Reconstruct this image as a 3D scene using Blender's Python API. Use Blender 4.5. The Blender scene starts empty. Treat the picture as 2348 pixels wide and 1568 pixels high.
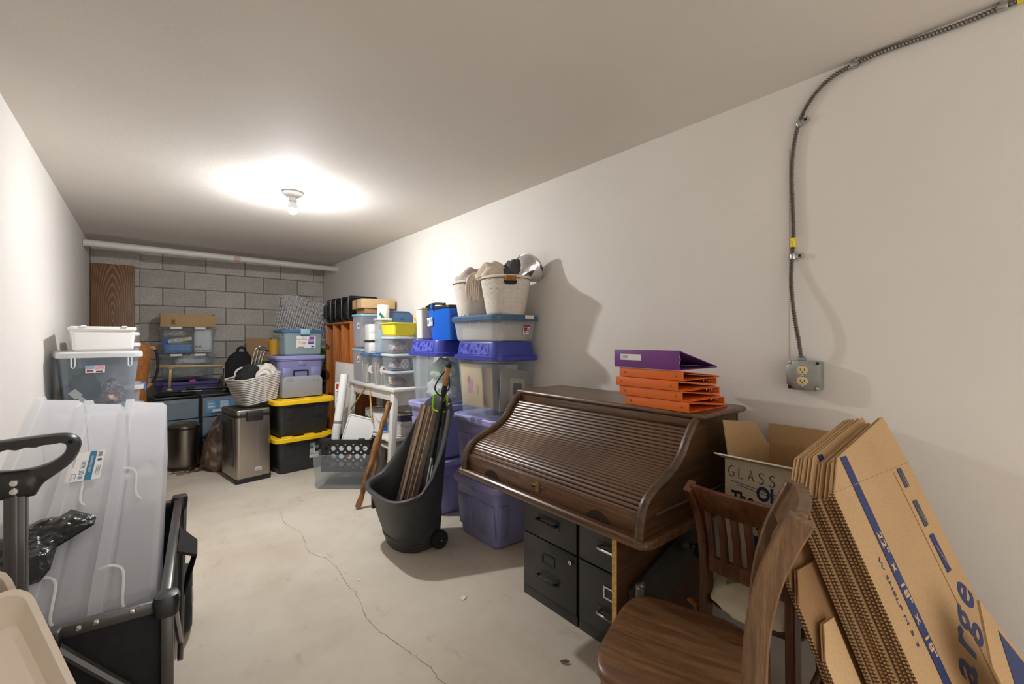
import bpy, bmesh, math, random
from mathutils import Vector, Matrix, Euler, noise
random.seed(11)
SC = bpy.context.scene
COL = SC.collection
PI = math.pi
R = math.radians

# ------------------------------------------------------------------ camera, world, exposure
H = 1.25
XL, XR, ZC, YB = -.443, 1.911, 2.222, 6.415
YF = -1.45
cd = bpy.data.cameras.new('camera')
cam = bpy.data.objects.new('camera', cd)
COL.objects.link(cam)
cam.location = (0, 0, H)
cam.rotation_euler = (PI/2, 0, -R(39.7))
cd.sensor_fit = 'HORIZONTAL'
cd.sensor_width = 36
cd.lens = 36*1012/2348
cd.shift_y = -8/2348
cd.clip_start = .02
SC.camera = cam
SC.view_settings.view_transform = 'Standard'
SC.view_settings.look = 'None'
SC.view_settings.gamma = 1
SC.view_settings.use_curve_mapping = False
SC.view_settings.exposure = 0.62
SC.cycles.max_bounces = 10
SC.cycles.diffuse_bounces = 7
SC.cycles.glossy_bounces = 4
SC.cycles.transparent_max_bounces = 40
SC.cycles.caustics_reflective = False
SC.cycles.caustics_refractive = False
SC.cycles.sample_clamp_indirect = 4
W = bpy.data.worlds.new('doorway_fill')  # even warm fill, let in through the unseen front opening
SC.world = W
W.use_nodes = True
W.node_tree.nodes['Background'].inputs[0].default_value = (1.0, .94, .88, 1)
W.node_tree.nodes['Background'].inputs[1].default_value = 1.35
BULB = 1620.0

# ------------------------------------------------------------------ helpers
def c(r, g, b):
    return tuple(((x/255)/12.92 if x/255 <= .04045 else ((x/255+.055)/1.055)**2.4) for x in (r, g, b))

def _mk(name):
    m = bpy.data.materials.new(name)
    m.use_nodes = True
    nt = m.node_tree
    bs = nt.nodes['Principled BSDF']
    return m, nt, bs, nt.nodes['Material Output']

def _noise(nt, scale, stretch=(1, 1, 1), detail=4, rough=.55):
    tc = nt.nodes.new('ShaderNodeTexCoord')
    mp = nt.nodes.new('ShaderNodeMapping')
    mp.inputs['Scale'].default_value = stretch
    n = nt.nodes.new('ShaderNodeTexNoise')
    n.inputs['Scale'].default_value = scale
    n.inputs['Detail'].default_value = detail
    n.inputs['Roughness'].default_value = rough
    nt.links.new(tc.outputs['Object'], mp.inputs[0])
    nt.links.new(mp.outputs[0], n.inputs['Vector'])
    return n

def _ramp(nt, src, stops):
    r = nt.nodes.new('ShaderNodeValToRGB')
    el = r.color_ramp.elements
    while len(el) < len(stops):
        el.new(.5)
    for e, (p, col) in zip(el, stops):
        e.position = p
        e.color = (*col, 1) if len(col) == 3 else col
    nt.links.new(src, r.inputs[0])
    return r.outputs[0]

def _mul(nt, a, b, fac=1.0, mode='MULTIPLY'):
    x = nt.nodes.new('ShaderNodeMix')
    x.data_type = 'RGBA'
    x.blend_type = mode
    x.inputs[0].default_value = fac
    nt.links.new(a, x.inputs[6])
    nt.links.new(b, x.inputs[7])
    return x.outputs[2]

def _bump(nt, bs, h, strength, dist=.01):
    b = nt.nodes.new('ShaderNodeBump')
    b.inputs['Strength'].default_value = strength
    b.inputs['Distance'].default_value = dist
    nt.links.new(h, b.inputs['Height'])
    nt.links.new(b.outputs[0], bs.inputs['Normal'])

def sc3(col, k):
    return tuple(min(1, x*k) for x in col)

def pm(name, col, rough=.5, metal=0, var=.08, vs=5, bump=0, bs_=90, stretch=(1, 1, 1), spec=.5, bdist=.004, trans=0):
    m, nt, bs, out = _mk(name)
    n = _noise(nt, vs, stretch)
    o = _ramp(nt, n.outputs[0], [(.3, sc3(col, 1-var)), (.7, sc3(col, 1+var))])
    nt.links.new(o, bs.inputs['Base Color'])
    bs.inputs['Roughness'].default_value = rough
    bs.inputs['Metallic'].default_value = metal
    bs.inputs['Specular IOR Level'].default_value = spec
    if bump:
        n2 = _noise(nt, bs_, stretch)
        _bump(nt, bs, n2.outputs[0], bump, bdist)
    return m

def clear(name, col, alpha, rough=.25, edge=.35, trl=.35):
    """thin translucent plastic: part see-through, part milky"""
    m, nt, bs, out = _mk(name)
    bs.inputs['Base Color'].default_value = (*col, 1)
    bs.inputs['Roughness'].default_value = rough
    tb = nt.nodes.new('ShaderNodeBsdfTransparent')
    tb.inputs[0].default_value = (*[min(1, .8+.2*x) for x in col], 1)
    tl = nt.nodes.new('ShaderNodeBsdfTranslucent')
    tl.inputs[0].default_value = (*col, 1)
    mx0 = nt.nodes.new('ShaderNodeMixShader')
    mx0.inputs[0].default_value = trl
    nt.links.new(bs.outputs[0], mx0.inputs[1])
    nt.links.new(tl.outputs[0], mx0.inputs[2])
    lw = nt.nodes.new('ShaderNodeLayerWeight')
    lw.inputs[0].default_value = .35
    mr = nt.nodes.new('ShaderNodeMapRange')
    mr.inputs[3].default_value = alpha
    mr.inputs[4].default_value = min(1, alpha+edge)
    nt.links.new(lw.outputs['Facing'], mr.inputs[0])
    mx = nt.nodes.new('ShaderNodeMixShader')
    nt.links.new(mr.outputs[0], mx.inputs[0])
    nt.links.new(tb.outputs[0], mx.inputs[1])
    nt.links.new(mx0.outputs[0], mx.inputs[2])
    nt.links.new(mx.outputs[0], out.inputs[0])
    return m

def wood(name, c1, c2, c3, stretch, scale=6, rough=.4, bump=.15, coat=.0):
    m, nt, bs, out = _mk(name)
    n = _noise(nt, scale, stretch, 8, .62)
    n.inputs['Distortion'].default_value = .6
    o = _ramp(nt, n.outputs[0], [(.28, c1), (.5, c2), (.72, c3)])
    n2 = _noise(nt, scale*9, stretch, 3)
    o2 = _ramp(nt, n2.outputs[0], [(.35, (.55, .5, .45)), (.6, (1, 1, 1))])
    nt.links.new(_mul(nt, o, o2, .55), bs.inputs['Base Color'])
    rr_ = nt.nodes.new('ShaderNodeMapRange')
    rr_.inputs[3].default_value = rough-.1
    rr_.inputs[4].default_value = rough+.12
    nt.links.new(n2.outputs[0], rr_.inputs[0])
    nt.links.new(rr_.outputs[0], bs.inputs['Roughness'])
    bs.inputs['Coat Weight'].default_value = coat
    bs.inputs['Coat Roughness'].default_value = .25
    _bump(nt, bs, n2.outputs[0], bump, .002)
    return m

class B:
    """collects geometry for ONE mesh"""
    def __init__(s):
        s.v, s.f = [], []
    def add(s, vs, fs, M=None):
        o = len(s.v)
        s.v += [tuple(M @ Vector(p)) if M else tuple(p) for p in vs]
        s.f += [tuple(i+o for i in f) for f in fs]
        return s
    def box(s, x0, x1, y0, y1, z0, z1, M=None):
        vs = [(x0, y0, z0), (x1, y0, z0), (x1, y1, z0), (x0, y1, z0), (x0, y0, z1), (x1, y0, z1), (x1, y1, z1), (x0, y1, z1)]
        return s.add(vs, [(0, 3, 2, 1), (4, 5, 6, 7), (0, 1, 5, 4), (1, 2, 6, 5), (2, 3, 7, 6), (3, 0, 4, 7)], M)
    def loft(s, rings, cap0=True, cap1=True, closed=True, M=None):
        n = len(rings[0]); vs = [p for r in rings for p in r]; fs = []
        for k in range(len(rings)-1):
            for i in range(n if closed else n-1):
                j = (i+1) % n
                fs.append((k*n+i, k*n+j, (k+1)*n+j, (k+1)*n+i))
        if cap0: fs.append(tuple(range(n-1, -1, -1)))
        if cap1: fs.append(tuple((len(rings)-1)*n+i for i in range(n)))
        return s.add(vs, fs, M)
    def prism(s, poly, t0, t1, M=None):
        """poly (x,y) extruded along z from t0 to t1"""
        return s.loft([[(x, y, t0) for x, y in poly], [(x, y, t1) for x, y in poly]], M=M)
    def tube(s, pts, r, n=8, cap=True, M=None, closed=False):
        pts = [Vector(p) for p in pts]; m = len(pts)
        rad = r if callable(r) else (lambda i: r[i] if isinstance(r, (list, tuple)) else r)
        rings = []; up = None
        for i, p in enumerate(pts):
            a = pts[(i-1) % m] if (i > 0 or closed) else p
            b = pts[(i+1) % m] if (i < m-1 or closed) else p
            d = (b-a).normalized()
            if up is None:
                up = Vector((0, 0, 1)) if abs(d.z) < .9 else Vector((1, 0, 0))
            x = up - d*up.dot(d)
            x.normalize(); up = x
            y = d.cross(x)
            rings.append([tuple(p + (x*math.cos(2*PI*k/n) + y*math.sin(2*PI*k/n))*rad(i)) for k in range(n)])
        if closed:
            rings.append(rings[0]); cap = False
        return s.loft(rings, cap, cap, M=M)
    def lathe(s, prof, n=24, M=None, cap0=True, cap1=True):
        rings = [[(r*math.cos(2*PI*k/n), r*math.sin(2*PI*k/n), z) for k in range(n)] for r, z in prof]
        return s.loft(rings, cap0, cap1, M=M)

def rr(w, d, r, z=0, n=4, cx=0, cy=0):
    r = min(r, w/2-1e-4, d/2-1e-4); out = []
    for (sx, sy, a0) in ((1, -1, -PI/2), (1, 1, 0), (-1, 1, PI/2), (-1, -1, PI)):
        for k in range(n+1):
            a = a0 + PI/2*k/n
            out.append((cx+sx*(w/2-r)+r*math.cos(a), cy+sy*(d/2-r)+r*math.sin(a), z))
    return out

def part(name, b, mat, parent=None, bev=0, seg=2, ang=35, flat=False, kind=None, label=None, loc=None, rot=None):
    if isinstance(b, bpy.types.Mesh):
        me = b
    else:
        bm = bmesh.new()
        vv = [bm.verts.new(p) for p in b.v]
        for f in b.f:
            try: bm.faces.new([vv[i] for i in f])
            except ValueError: pass
        bmesh.ops.remove_doubles(bm, verts=bm.verts, dist=1e-6)
        bmesh.ops.recalc_face_normals(bm, faces=bm.faces)
        if bev:
            es = [e for e in bm.edges if len(e.link_faces) == 2 and e.calc_face_angle(0) > R(40)]
            bmesh.ops.bevel(bm, geom=es, offset=bev, segments=seg, affect='EDGES', profile=.5, clamp_overlap=True)
        for e in bm.edges:
            if len(e.link_faces) == 2 and e.calc_face_angle(0) > R(ang): e.smooth = False
        for f in bm.faces: f.smooth = not flat
        me = bpy.data.meshes.new(name)
        bm.to_mesh(me); bm.free()
        if mat: me.materials.append(mat)
    o = bpy.data.objects.new(name, me)
    COL.objects.link(o)
    if parent is not None: o.parent = parent
    if loc is not None: o.location = loc
    if rot is not None: o.rotation_euler = rot
    if kind: o['kind'] = kind
    if label: o['label'] = label
    return o

def tag(o, label, cat, group=None, kind=None):
    o['label'] = label; o['category'] = cat
    if group: o['group'] = group
    if kind: o['kind'] = kind
    return o

def thing(name, label, cat, loc=(0, 0, 0), rz=0, group=None, rot=None, M=None):
    o = bpy.data.objects.new(name, None)
    o.empty_display_size = .05
    COL.objects.link(o)
    if M is not None: o.matrix_world = M
    else:
        o.location = loc
        o.rotation_euler = rot if rot else (0, 0, rz)
    return tag(o, label, cat, group)

def single(name, b, mat, label, cat, loc=(0, 0, 0), rz=0, group=None, rot=None, M=None, **k):
    o = part(name, b, mat, None, **k)
    if M is not None: o.matrix_world = M
    else:
        o.location = loc
        o.rotation_euler = rot if rot else (0, 0, rz)
    return tag(o, label, cat, group)

def dup(root, loc=None, rz=None, label=None):
    r = root.copy(); COL.objects.link(r)
    if loc is not None: r.location = loc
    if rz is not None: r.rotation_euler = (0, 0, rz)
    if label: r['label'] = label
    for ch in list(root.children):
        q = ch.copy(); COL.objects.link(q); q.parent = r
        for g in list(ch.children):
            d = g.copy(); COL.objects.link(d); d.parent = q
    return r

def frame(o, x, y, z):
    """matrix with given origin and axes"""
    M = Matrix.Identity(4)
    for i, a in enumerate((Vector(x).normalized(), Vector(y).normalized(), Vector(z).normalized())):
        for k in range(3): M[k][i] = a[k]
    for k in range(3): M[k][3] = o[k]
    return M

def text(name, s, size, mat, parent, M, bold=0, align='CENTER', sx=1.0):
    """flat lettering: local x = reading direction, y = up, z = out of the surface"""
    cu = bpy.data.curves.new(name, 'FONT')
    cu.body = s; cu.size = size; cu.align_x = align; cu.align_y = 'CENTER'
    cu.extrude = .0002; cu.offset = bold; cu.resolution_u = 3
    tmp = bpy.data.objects.new(name+'_tmp', cu)
    me = bpy.data.meshes.new_from_object(tmp)
    bpy.data.objects.remove(tmp); bpy.data.curves.remove(cu)
    if sx != 1.0:
        for v in me.vertices: v.co.x *= sx
    me.materials.clear(); me.materials.append(mat)
    o = bpy.data.objects.new(name, me)
    COL.objects.link(o)
    o.parent = parent
    o.matrix_local = M
    return o

def face(o, n='-y'):
    """surface frame for lettering on a face with the given outward normal, origin o (local)"""
    ax = {'-y': ((1, 0, 0), (0, 0, 1), (0, -1, 0)), '-x': ((0, -1, 0), (0, 0, 1), (-1, 0, 0)), '+z': ((1, 0, 0), (0, 1, 0), (0, 0, 1)),
          '+x': ((0, 1, 0), (0, 0, 1), (1, 0, 0))}[n]
    return frame(o, *ax)

def rect(w, h, t=.0008):
    return B().box(-w/2, w/2, -h/2, h/2, 0, t)

def sticker(parent, M, w, h, mat=None, bits=(), name='label_sticker'):
    """flat printed label lying in frame M; bits: (x, y, w, h, material) or (text, x, y, size, material)"""
    s = part(name, rect(w, h), mat or WHITE_PAPER, parent)
    s.matrix_local = M
    for k, b in enumerate(bits):
        if isinstance(b[0], str):
            text('lettering', b[0], b[3], b[4], s, Matrix.Translation((b[1], b[2], .0011)))
        else:
            q = part('printed_patch', rect(b[2], b[3], .0004), b[4], s)
            q.matrix_local = Matrix.Translation((b[0], b[1], .0008+.0002*(k % 3)))
    return s

def blob(dx, dy, dz, seed=0, amp=.25, sub=4, freq=2.2, flat=True):
    bm = bmesh.new()
    bmesh.ops.create_icosphere(bm, subdivisions=sub, radius=1)
    b = B(); off = Vector((seed*3.7, seed*1.3, seed*2.1))
    for v in bm.verts:
        p = v.co.normalized()
        k = 1 + amp*noise.noise(p*freq+off) + amp*.5*noise.noise(p*freq*2.7+off) - amp*.45*abs(noise.noise(p*freq*1.7-off))
        z = p.z*k*dz
        if flat and z < 0: z *= .35
        b.v.append((p.x*k*dx, p.y*k*dy, z))
    b.f = [tuple(v.index for v in f.verts) for f in bm.faces]
    zm = min(v[2] for v in b.v)
    b.v = [(x, y, z-zm) for x, y, z in b.v]
    bm.free()
    return b

def smooth_path(pts, n=8, closed=False):
    pts = [Vector(p) for p in pts]; m = len(pts); out = []
    for i in range(m if closed else m-1):
        g = lambda k: pts[k % m] if closed else pts[max(0, min(m-1, k))]
        a, b_, c_, d = g(i-1), g(i), g(i+1), g(i+2)
        for k in range(n):
            t = k/n
            out.append(.5*((2*b_)+(c_-a)*t+(2*a-5*b_+4*c_-d)*t*t+(3*b_-a-3*c_+d)*t**3))
    if not closed: out.append(pts[-1])
    return out

# ------------------------------------------------------------------ materials
def wall_mat(name, col, marks=True):
    m, nt, bs, out = _mk(name)
    n = _noise(nt, 1.1, detail=5)
    o = _ramp(nt, n.outputs[0], [(.3, sc3(col, .95)), (.7, sc3(col, 1.03))])
    if marks:
        n3 = _noise(nt, 26, (1, 1, .6), 2)
        k = _ramp(nt, n3.outputs[0], [(.17, (.45, .38, .3)), (.2, (1, 1, 1))])
        n4 = _noise(nt, 7, (1, 1, 1), 6, .7)
        k2 = _ramp(nt, n4.outputs[0], [(.24, (.86, .80, .72)), (.34, (1, 1, 1))])
        o = _mul(nt, _mul(nt, o, k, .5), k2, .5)
    nt.links.new(o, bs.inputs['Base Color'])
    bs.inputs['Roughness'].default_value = .75
    bs.inputs['Specular IOR Level'].default_value = .25
    n2 = _noise(nt, 130, detail=2)
    _bump(nt, bs, n2.outputs[0], .22, .003)
    return m

WALL = wall_mat('painted_drywall', c(226, 222, 216))
CEIL = wall_mat('painted_ceiling', c(219, 213, 206))

def floor_mat():
    m, nt, bs, out = _mk('concrete_floor')
    n = _noise(nt, 1.3, detail=8, rough=.65)
    o = _ramp(nt, n.outputs[0], [(.3, c(192, 180, 162)), (.5, c(208, 198, 182)), (.7, c(218, 210, 196))])
    n2 = _noise(nt, 9, (1, .5, 1), 9, .75)
    o2 = _ramp(nt, n2.outputs[0], [(.28, (.62, .54, .46)), (.42, (.97, .96, .95)), (.8, (1.0, 1.0, 1.0))])
    n3 = _noise(nt, 55, detail=2)
    o3 = _ramp(nt, n3.outputs[0], [(.2, (.5, .42, .34)), (.27, (1, 1, 1))])
    nt.links.new(_mul(nt, _mul(nt, o, o2, .7), o3, .6), bs.inputs['Base Color'])
    bs.inputs['Roughness'].default_value = .62
    bs.inputs['Specular IOR Level'].default_value = .3
    _bump(nt, bs, n2.outputs[0], .18, .004)
    return m
FLOOR = floor_mat()

def block_mat():
    m, nt, bs, out = _mk('concrete_block')
    oi = nt.nodes.new('ShaderNodeObjectInfo')
    o0 = _ramp(nt, oi.outputs['Random'], [(0, c(198, 193, 187)), (1, c(220, 216, 210))])
    n = _noise(nt, 95, detail=3, rough=.7)
    o = _ramp(nt, n.outputs[0], [(.33, (.55, .54, .52)), (.5, (.95, .95, .95)), (.7, (1.1, 1.1, 1.1))])
    n2 = _noise(nt, 6, detail=4)
    o2 = _ramp(nt, n2.outputs[0], [(.3, (.85, .84, .82)), (.7, (1, 1, 1))])
    nt.links.new(_mul(nt, _mul(nt, o0, o, .9), o2), bs.inputs['Base Color'])
    bs.inputs['Roughness'].default_value = .95
    _bump(nt, bs, n.outputs[0], .7, .006)
    return m
BLOCK = block_mat()
MORTAR = pm('mortar', c(140, 131, 118), .95, var=.15, vs=30, bump=.5, bs_=60)

WHITE_PAPER = pm('white_paper', c(228, 227, 224), .7, var=.02)
INK = pm('black_ink', c(34, 34, 36), .6, var=.02)
NAVY = pm('navy_ink', c(38, 50, 98), .6, var=.1, vs=30)
RED_INK = pm('red_ink', c(170, 40, 36), .6, var=.05)
GREY_INK = pm('grey_ink', c(130, 132, 136), .6, var=.05)
TEAL_INK = pm('teal_ink', c(10, 112, 152), .6, var=.03)
LTBLUE_INK = pm('light_blue_ink', c(120, 165, 205), .6, var=.15)
GREEN_INK = pm('green_ink', c(60, 130, 70), .6, var=.1)
YELLOW_INK = pm('yellow_ink', c(235, 205, 40), .6, var=.05)
PINK_INK = pm('pink_ink', c(215, 150, 170), .6, var=.25, vs=60)
PIPE_WHITE = pm('white_painted_pipe', c(214, 211, 205), .45, var=.06, vs=3)
CLEAR = clear('clear_plastic', c(222, 230, 236), .10, .2, .26)
CLEAR2 = clear('clear_plastic_thin', c(224, 228, 232), .07, .15, .28)
FROST = clear('frosted_plastic', c(236, 238, 240), .26, .28, .30, .5)
UNDERB = clear('underbed_frosted', c(248, 249, 252), .36, .26, .34, .55)
SMOKE = clear('smoky_drawer_plastic', c(178, 192, 204), .55, .2, .25, .3)
FROSTB = clear('blue_frosted_plastic', c(190, 204, 216), .17, .25, .3)
MILKY = clear('milky_plastic', c(246, 246, 246), .72, .3, .25, .4)
WHITE_PL = pm('white_plastic', c(228, 228, 226), .35, var=.02)
GREYLID = pm('grey_white_lid', c(200, 203, 208), .4, var=.03)
PURPLE = pm('purple_tote_plastic', c(142, 142, 190), .42, var=.05, vs=4, bump=.05, bs_=300)
LAVENDER = pm('lavender_lid_plastic', c(156, 156, 206), .42, var=.04)
DKPURPLE = pm('dark_purple_plastic', c(86, 78, 128), .45, var=.05)
ROYAL = pm('royal_blue_plastic', c(58, 66, 160), .4, var=.06)
ROYAL2 = pm('pale_royal_plastic', c(96, 104, 190), .42, var=.04)
BLUELID = pm('blue_lid_plastic', c(62, 110, 158), .38, var=.05)
DBLUELID = pm('slate_blue_lid_plastic', c(64, 98, 134), .38, var=.08)
LTBLUE = pm('light_blue_plastic', c(146, 194, 214), .35, var=.04)
CYANBLUE = pm('bright_blue_plastic', c(22, 96, 200), .33, var=.05)
CREAM = pm('cream_plastic', c(226, 218, 202), .45, var=.03)
YELLOW = pm('yellow_plastic', c(246, 200, 30), .38, var=.04)
YELLOW2 = pm('lemon_plastic', c(238, 222, 60), .38, var=.05)
MUSTARD = pm('mustard_plastic', c(186, 140, 34), .45, var=.06)
GREENPL = pm('green_plastic', c(92, 152, 46), .42, var=.06)
DKGREEN = pm('dark_green_plastic', c(40, 84, 62), .5, var=.1)
BLACKPL = pm('black_plastic', c(44, 44, 46), .42, var=.12, vs=8, bump=.04, bs_=250)
BLACKPL2 = pm('satin_black_plastic', c(34, 33, 34), .36, var=.1)
CARTPL = pm('dark_grey_poly', c(56, 57, 58), .5, var=.08, bump=.12, bs_=300)
BLACKMET = pm('black_painted_metal', c(46, 45, 45), .38, var=.08, bump=.06, bs_=400, spec=.6)
BLACKFAB = pm('black_fabric', c(30, 29, 31), .9, var=.2, vs=40, bump=.4, bs_=500)
GREYFAB = pm('dark_grey_cloth', c(78, 80, 86), .85, var=.15, vs=15, bump=.4, bs_=300)
SHINYBAG = pm('shiny_black_film', c(34, 33, 34), .22, var=.2, bump=.5, bs_=45, bdist=.01)
WHITEFAB = pm('white_fleece', c(220, 214, 204), .95, var=.05, bump=.7, bs_=160)
TAUPEFAB = pm('taupe_blanket', c(186, 174, 168), .95, var=.08, bump=.7, bs_=130)
CREAMFAB = pm('cream_knit', c(216, 204, 186), .95, var=.1, vs=30, bump=.6, bs_=200)
STEEL = pm('brushed_stainless', c(176, 168, 158), .3, 1, var=.07, vs=8, stretch=(60, 60, 1.2), bump=.05, bs_=40)
DSTEEL = pm('dark_brushed_steel', c(146, 140, 133), .3, 1, var=.08, vs=8, stretch=(40, 40, 1))
CHROME = pm('chrome', c(225, 225, 228), .12, 1, var=.03)
GALV = pm('galvanized_steel', c(168, 172, 168), .38, .85, var=.14, vs=40)
BRASS = pm('old_brass', c(150, 122, 70), .42, 1, var=.2, vs=60)
GOLDMET = pm('champagne_metal', c(158, 144, 106), .42, .6, var=.06)
SILVER = pm('aluminium_tube', c(205, 205, 203), .3, .9, var=.05)
WIREW = pm('white_wire_coating', c(222, 222, 224), .4, var=.02)
ROPE = pm('pale_grey_rope', c(206, 201, 195), .95, var=.12, vs=60, bump=.6, bs_=220)
WICKERW = pm('cream_woven_plastic', c(218, 209, 198), .55, var=.06, vs=30)
WICKERB = pm('brown_wicker', c(146, 92, 46), .6, var=.3, vs=40, bump=.4, bs_=90)
CORK = pm('cork', c(176, 124, 82), .8, var=.18, vs=40)
ORANGE = pm('orange_vinyl', c(222, 108, 34), .42, var=.03)
VIOLET = pm('purple_vinyl', c(112, 56, 128), .45, var=.06)
LIME = pm('lime_plastic', c(150, 208, 40), .4, var=.04)
IVORY = pm('ivory_plastic', c(214, 196, 150), .4, var=.03)
BEIGEPL = pm('beige_plastic', c(218, 206, 192), .5, var=.03, bump=.06, bs_=250)
RUBBER = pm('black_rubber', c(28, 28, 28), .75, var=.1)
GREYCASE = pm('grey_case_plastic', c(148, 152, 160), .5, var=.03, bump=.1, bs_=300)
PUTTY = pm('white_painted_wood', c(216, 213, 206), .5, var=.06, vs=6, bump=.1)
LOGBARK = pm('peeled_stick', c(140, 100, 60), .75, var=.75, vs=34, stretch=(1, 1, .3), bump=.9, bs_=40, bdist=.02)
LOGEND = pm('stick_end_grain', c(198, 142, 88), .8, var=.1, vs=40)
POTTERY = pm('twine', c(190, 160, 110), .9, var=.2, vs=50)
TAPE = clear('packing_tape', c(190, 160, 120), .35, .2, .2)

OAKD = wood('dark_oak_along_y', c(60, 40, 25), c(96, 66, 42), c(134, 98, 64), (9, .55, 9), 5, .36, .2, .35)
OAKX = wood('dark_oak_along_x', c(52, 36, 24), c(82, 58, 38), c(110, 80, 54), (.6, 9, 9), 5, .40, .2, .25)
OAKZ = wood('dark_oak_upright', c(86, 62, 42), c(120, 90, 62), c(148, 114, 82), (9, 9, .7), 5, .4, .2, .2)
SEATW = wood('worn_seat_wood', c(86, 60, 40), c(116, 83, 55), c(140, 104, 72), (.8, 10, 9), 4.5, .38, .15, .25)
HONEY = wood('honey_wood', c(150, 82, 28), c(184, 106, 40), c(206, 130, 62), (8, 8, .5), 5, .35, .05, .2)
WALNUTL = wood('walnut_laminate', c(54, 34, 20), c(84, 54, 32), c(110, 74, 44), (1, 10, 12), 4, .45, .05)
PARTICLE = pm('particle_board_edge', c(196, 158, 88), .8, var=.35, vs=120)
SLATW = wood('weathered_slat', c(84, 70, 58), c(122, 104, 88), c(150, 130, 110), (12, 12, .8), 5, .6, .2)
SLATT = pm('tan_slat_stripe', c(196, 176, 146), .6, var=.08)

def faux_grain():
    m, nt, bs, out = _mk('printed_wood_grain')
    tc = nt.nodes.new('ShaderNodeTexCoord'); mp = nt.nodes.new('ShaderNodeMapping')
    mp.inputs['Scale'].default_value = (1, .0, .16)
    mp.inputs['Location'].default_value = (-.17, 0, -.235)
    nt.links.new(tc.outputs['Object'], mp.inputs[0])
    w = nt.nodes.new('ShaderNodeTexWave'); w.wave_type = 'RINGS'; w.rings_direction = 'Y'
    w.inputs['Scale'].default_value = 20; w.inputs['Distortion'].default_value = 6
    w.inputs['Detail'].default_value = 1; w.inputs['Detail Scale'].default_value = .6
    nt.links.new(mp.outputs[0], w.inputs[0])
    o = _ramp(nt, w.outputs[1], [(.2, c(124, 88, 60)), (.7, c(142, 102, 72)), (.95, c(168, 128, 96))])
    n = _noise(nt, 60, (6, 6, .5), 3)
    o2 = _ramp(nt, n.outputs[0], [(.35, (.72, .7, .68)), (.65, (1, 1, 1))])
    nt.links.new(_mul(nt, o, o2, .8), bs.inputs['Base Color'])
    bs.inputs['Roughness'].default_value = .5
    return m
FAUX = faux_grain()

def cardboard(name, col):
    m, nt, bs, out = _mk(name)
    n = _noise(nt, 3, detail=5)
    o = _ramp(nt, n.outputs[0], [(.3, sc3(col, .9)), (.7, sc3(col, 1.08))])
    n2 = _noise(nt, 160, (1, 1, 1), 2)
    o2 = _ramp(nt, n2.outputs[0], [(.3, (.86, .84, .8)), (.6, (1, 1, 1))])
    nt.links.new(_mul(nt, o, o2, .8), bs.inputs['Base Color'])
    bs.inputs['Roughness'].default_value = .82
    bs.inputs['Specular IOR Level'].default_value = .25
    return m
CARD = cardboard('kraft_cardboard', c(186, 154, 114))
CARD2 = cardboard('light_cardboard', c(202, 170, 128))
CARDD = cardboard('worn_cardboard', c(156, 122, 86))
CARDW = cardboard('white_faced_cardboard', c(214, 202, 182))
def flute_mat():
    m, nt, bs, out = _mk('corrugated_edge')
    tc = nt.nodes.new('ShaderNodeTexCoord'); mp = nt.nodes.new('ShaderNodeMapping')
    nt.links.new(tc.outputs['Object'], mp.inputs[0])
    w = nt.nodes.new('ShaderNodeTexWave'); w.wave_type = 'BANDS'; w.bands_direction = 'Y'
    w.inputs['Scale'].default_value = 42; w.inputs['Distortion'].default_value = .8
    nt.links.new(mp.outputs[0], w.inputs[0])
    o = _ramp(nt, w.outputs[1], [(.3, c(88, 64, 42)), (.5, c(196, 160, 118))])
    nt.links.new(o, bs.inputs['Base Color'])
    bs.inputs['Roughness'].default_value = .9
    return m
FLUTE = flute_mat()

def dotted(name, base, dot):
    m, nt, bs, out = _mk(name)
    tc = nt.nodes.new('ShaderNodeTexCoord')
    def layer(scale, rad):
        v = nt.nodes.new('ShaderNodeTexVoronoi'); v.feature = 'F1'
        v.inputs['Scale'].default_value = scale; v.inputs['Randomness'].default_value = .75
        nt.links.new(tc.outputs['Object'], v.inputs['Vector'])
        return _ramp(nt, v.outputs['Distance'], [(rad-.02, (0, 0, 0)), (rad, (1, 1, 1))])
    k = _mul(nt, layer(23, .38), layer(48, .28))
    mx = nt.nodes.new('ShaderNodeMix'); mx.data_type = 'RGBA'
    nt.links.new(k, mx.inputs[0])
    mx.inputs[6].default_value = (*dot, 1); mx.inputs[7].default_value = (*base, 1)
    nt.links.new(mx.outputs[2], bs.inputs['Base Color'])
    bs.inputs['Roughness'].default_value = .42
    return m
DOTTED = dotted('bubble_print_blue', c(92, 99, 190), c(36, 44, 148))
def floral():
    m, nt, bs, out = _mk('cream_leaf_print_cotton')
    n = _noise(nt, 7.5, (1, 2.2, 1), 1)
    o = _ramp(nt, n.outputs[0], [(.60, c(224, 214, 188)), (.63, c(120, 138, 98)), (.72, c(206, 186, 130))])
    nt.links.new(o, bs.inputs['Base Color'])
    bs.inputs['Roughness'].default_value = .9
    n2 = _noise(nt, 10, detail=3)
    _bump(nt, bs, n2.outputs[0], .5, .02)
    return m
FLORAL = floral()
def baggy():
    m, nt, bs, out = _mk('brown_print_film')
    n = _noise(nt, 9, detail=5)
    o = _ramp(nt, n.outputs[0], [(.32, c(66, 50, 42)), (.42, c(120, 84, 62)), (.52, c(104, 90, 82)), (.60, c(154, 138, 118)), (.68, c(142, 146, 148)), (.8, c(196, 194, 188))])
    nt.links.new(o, bs.inputs['Base Color'])
    bs.inputs['Roughness'].default_value = .18
    n2 = _noise(nt, 30, detail=4)
    _bump(nt, bs, n2.outputs[0], .7, .02)
    return m
BAGGY = baggy()
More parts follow.
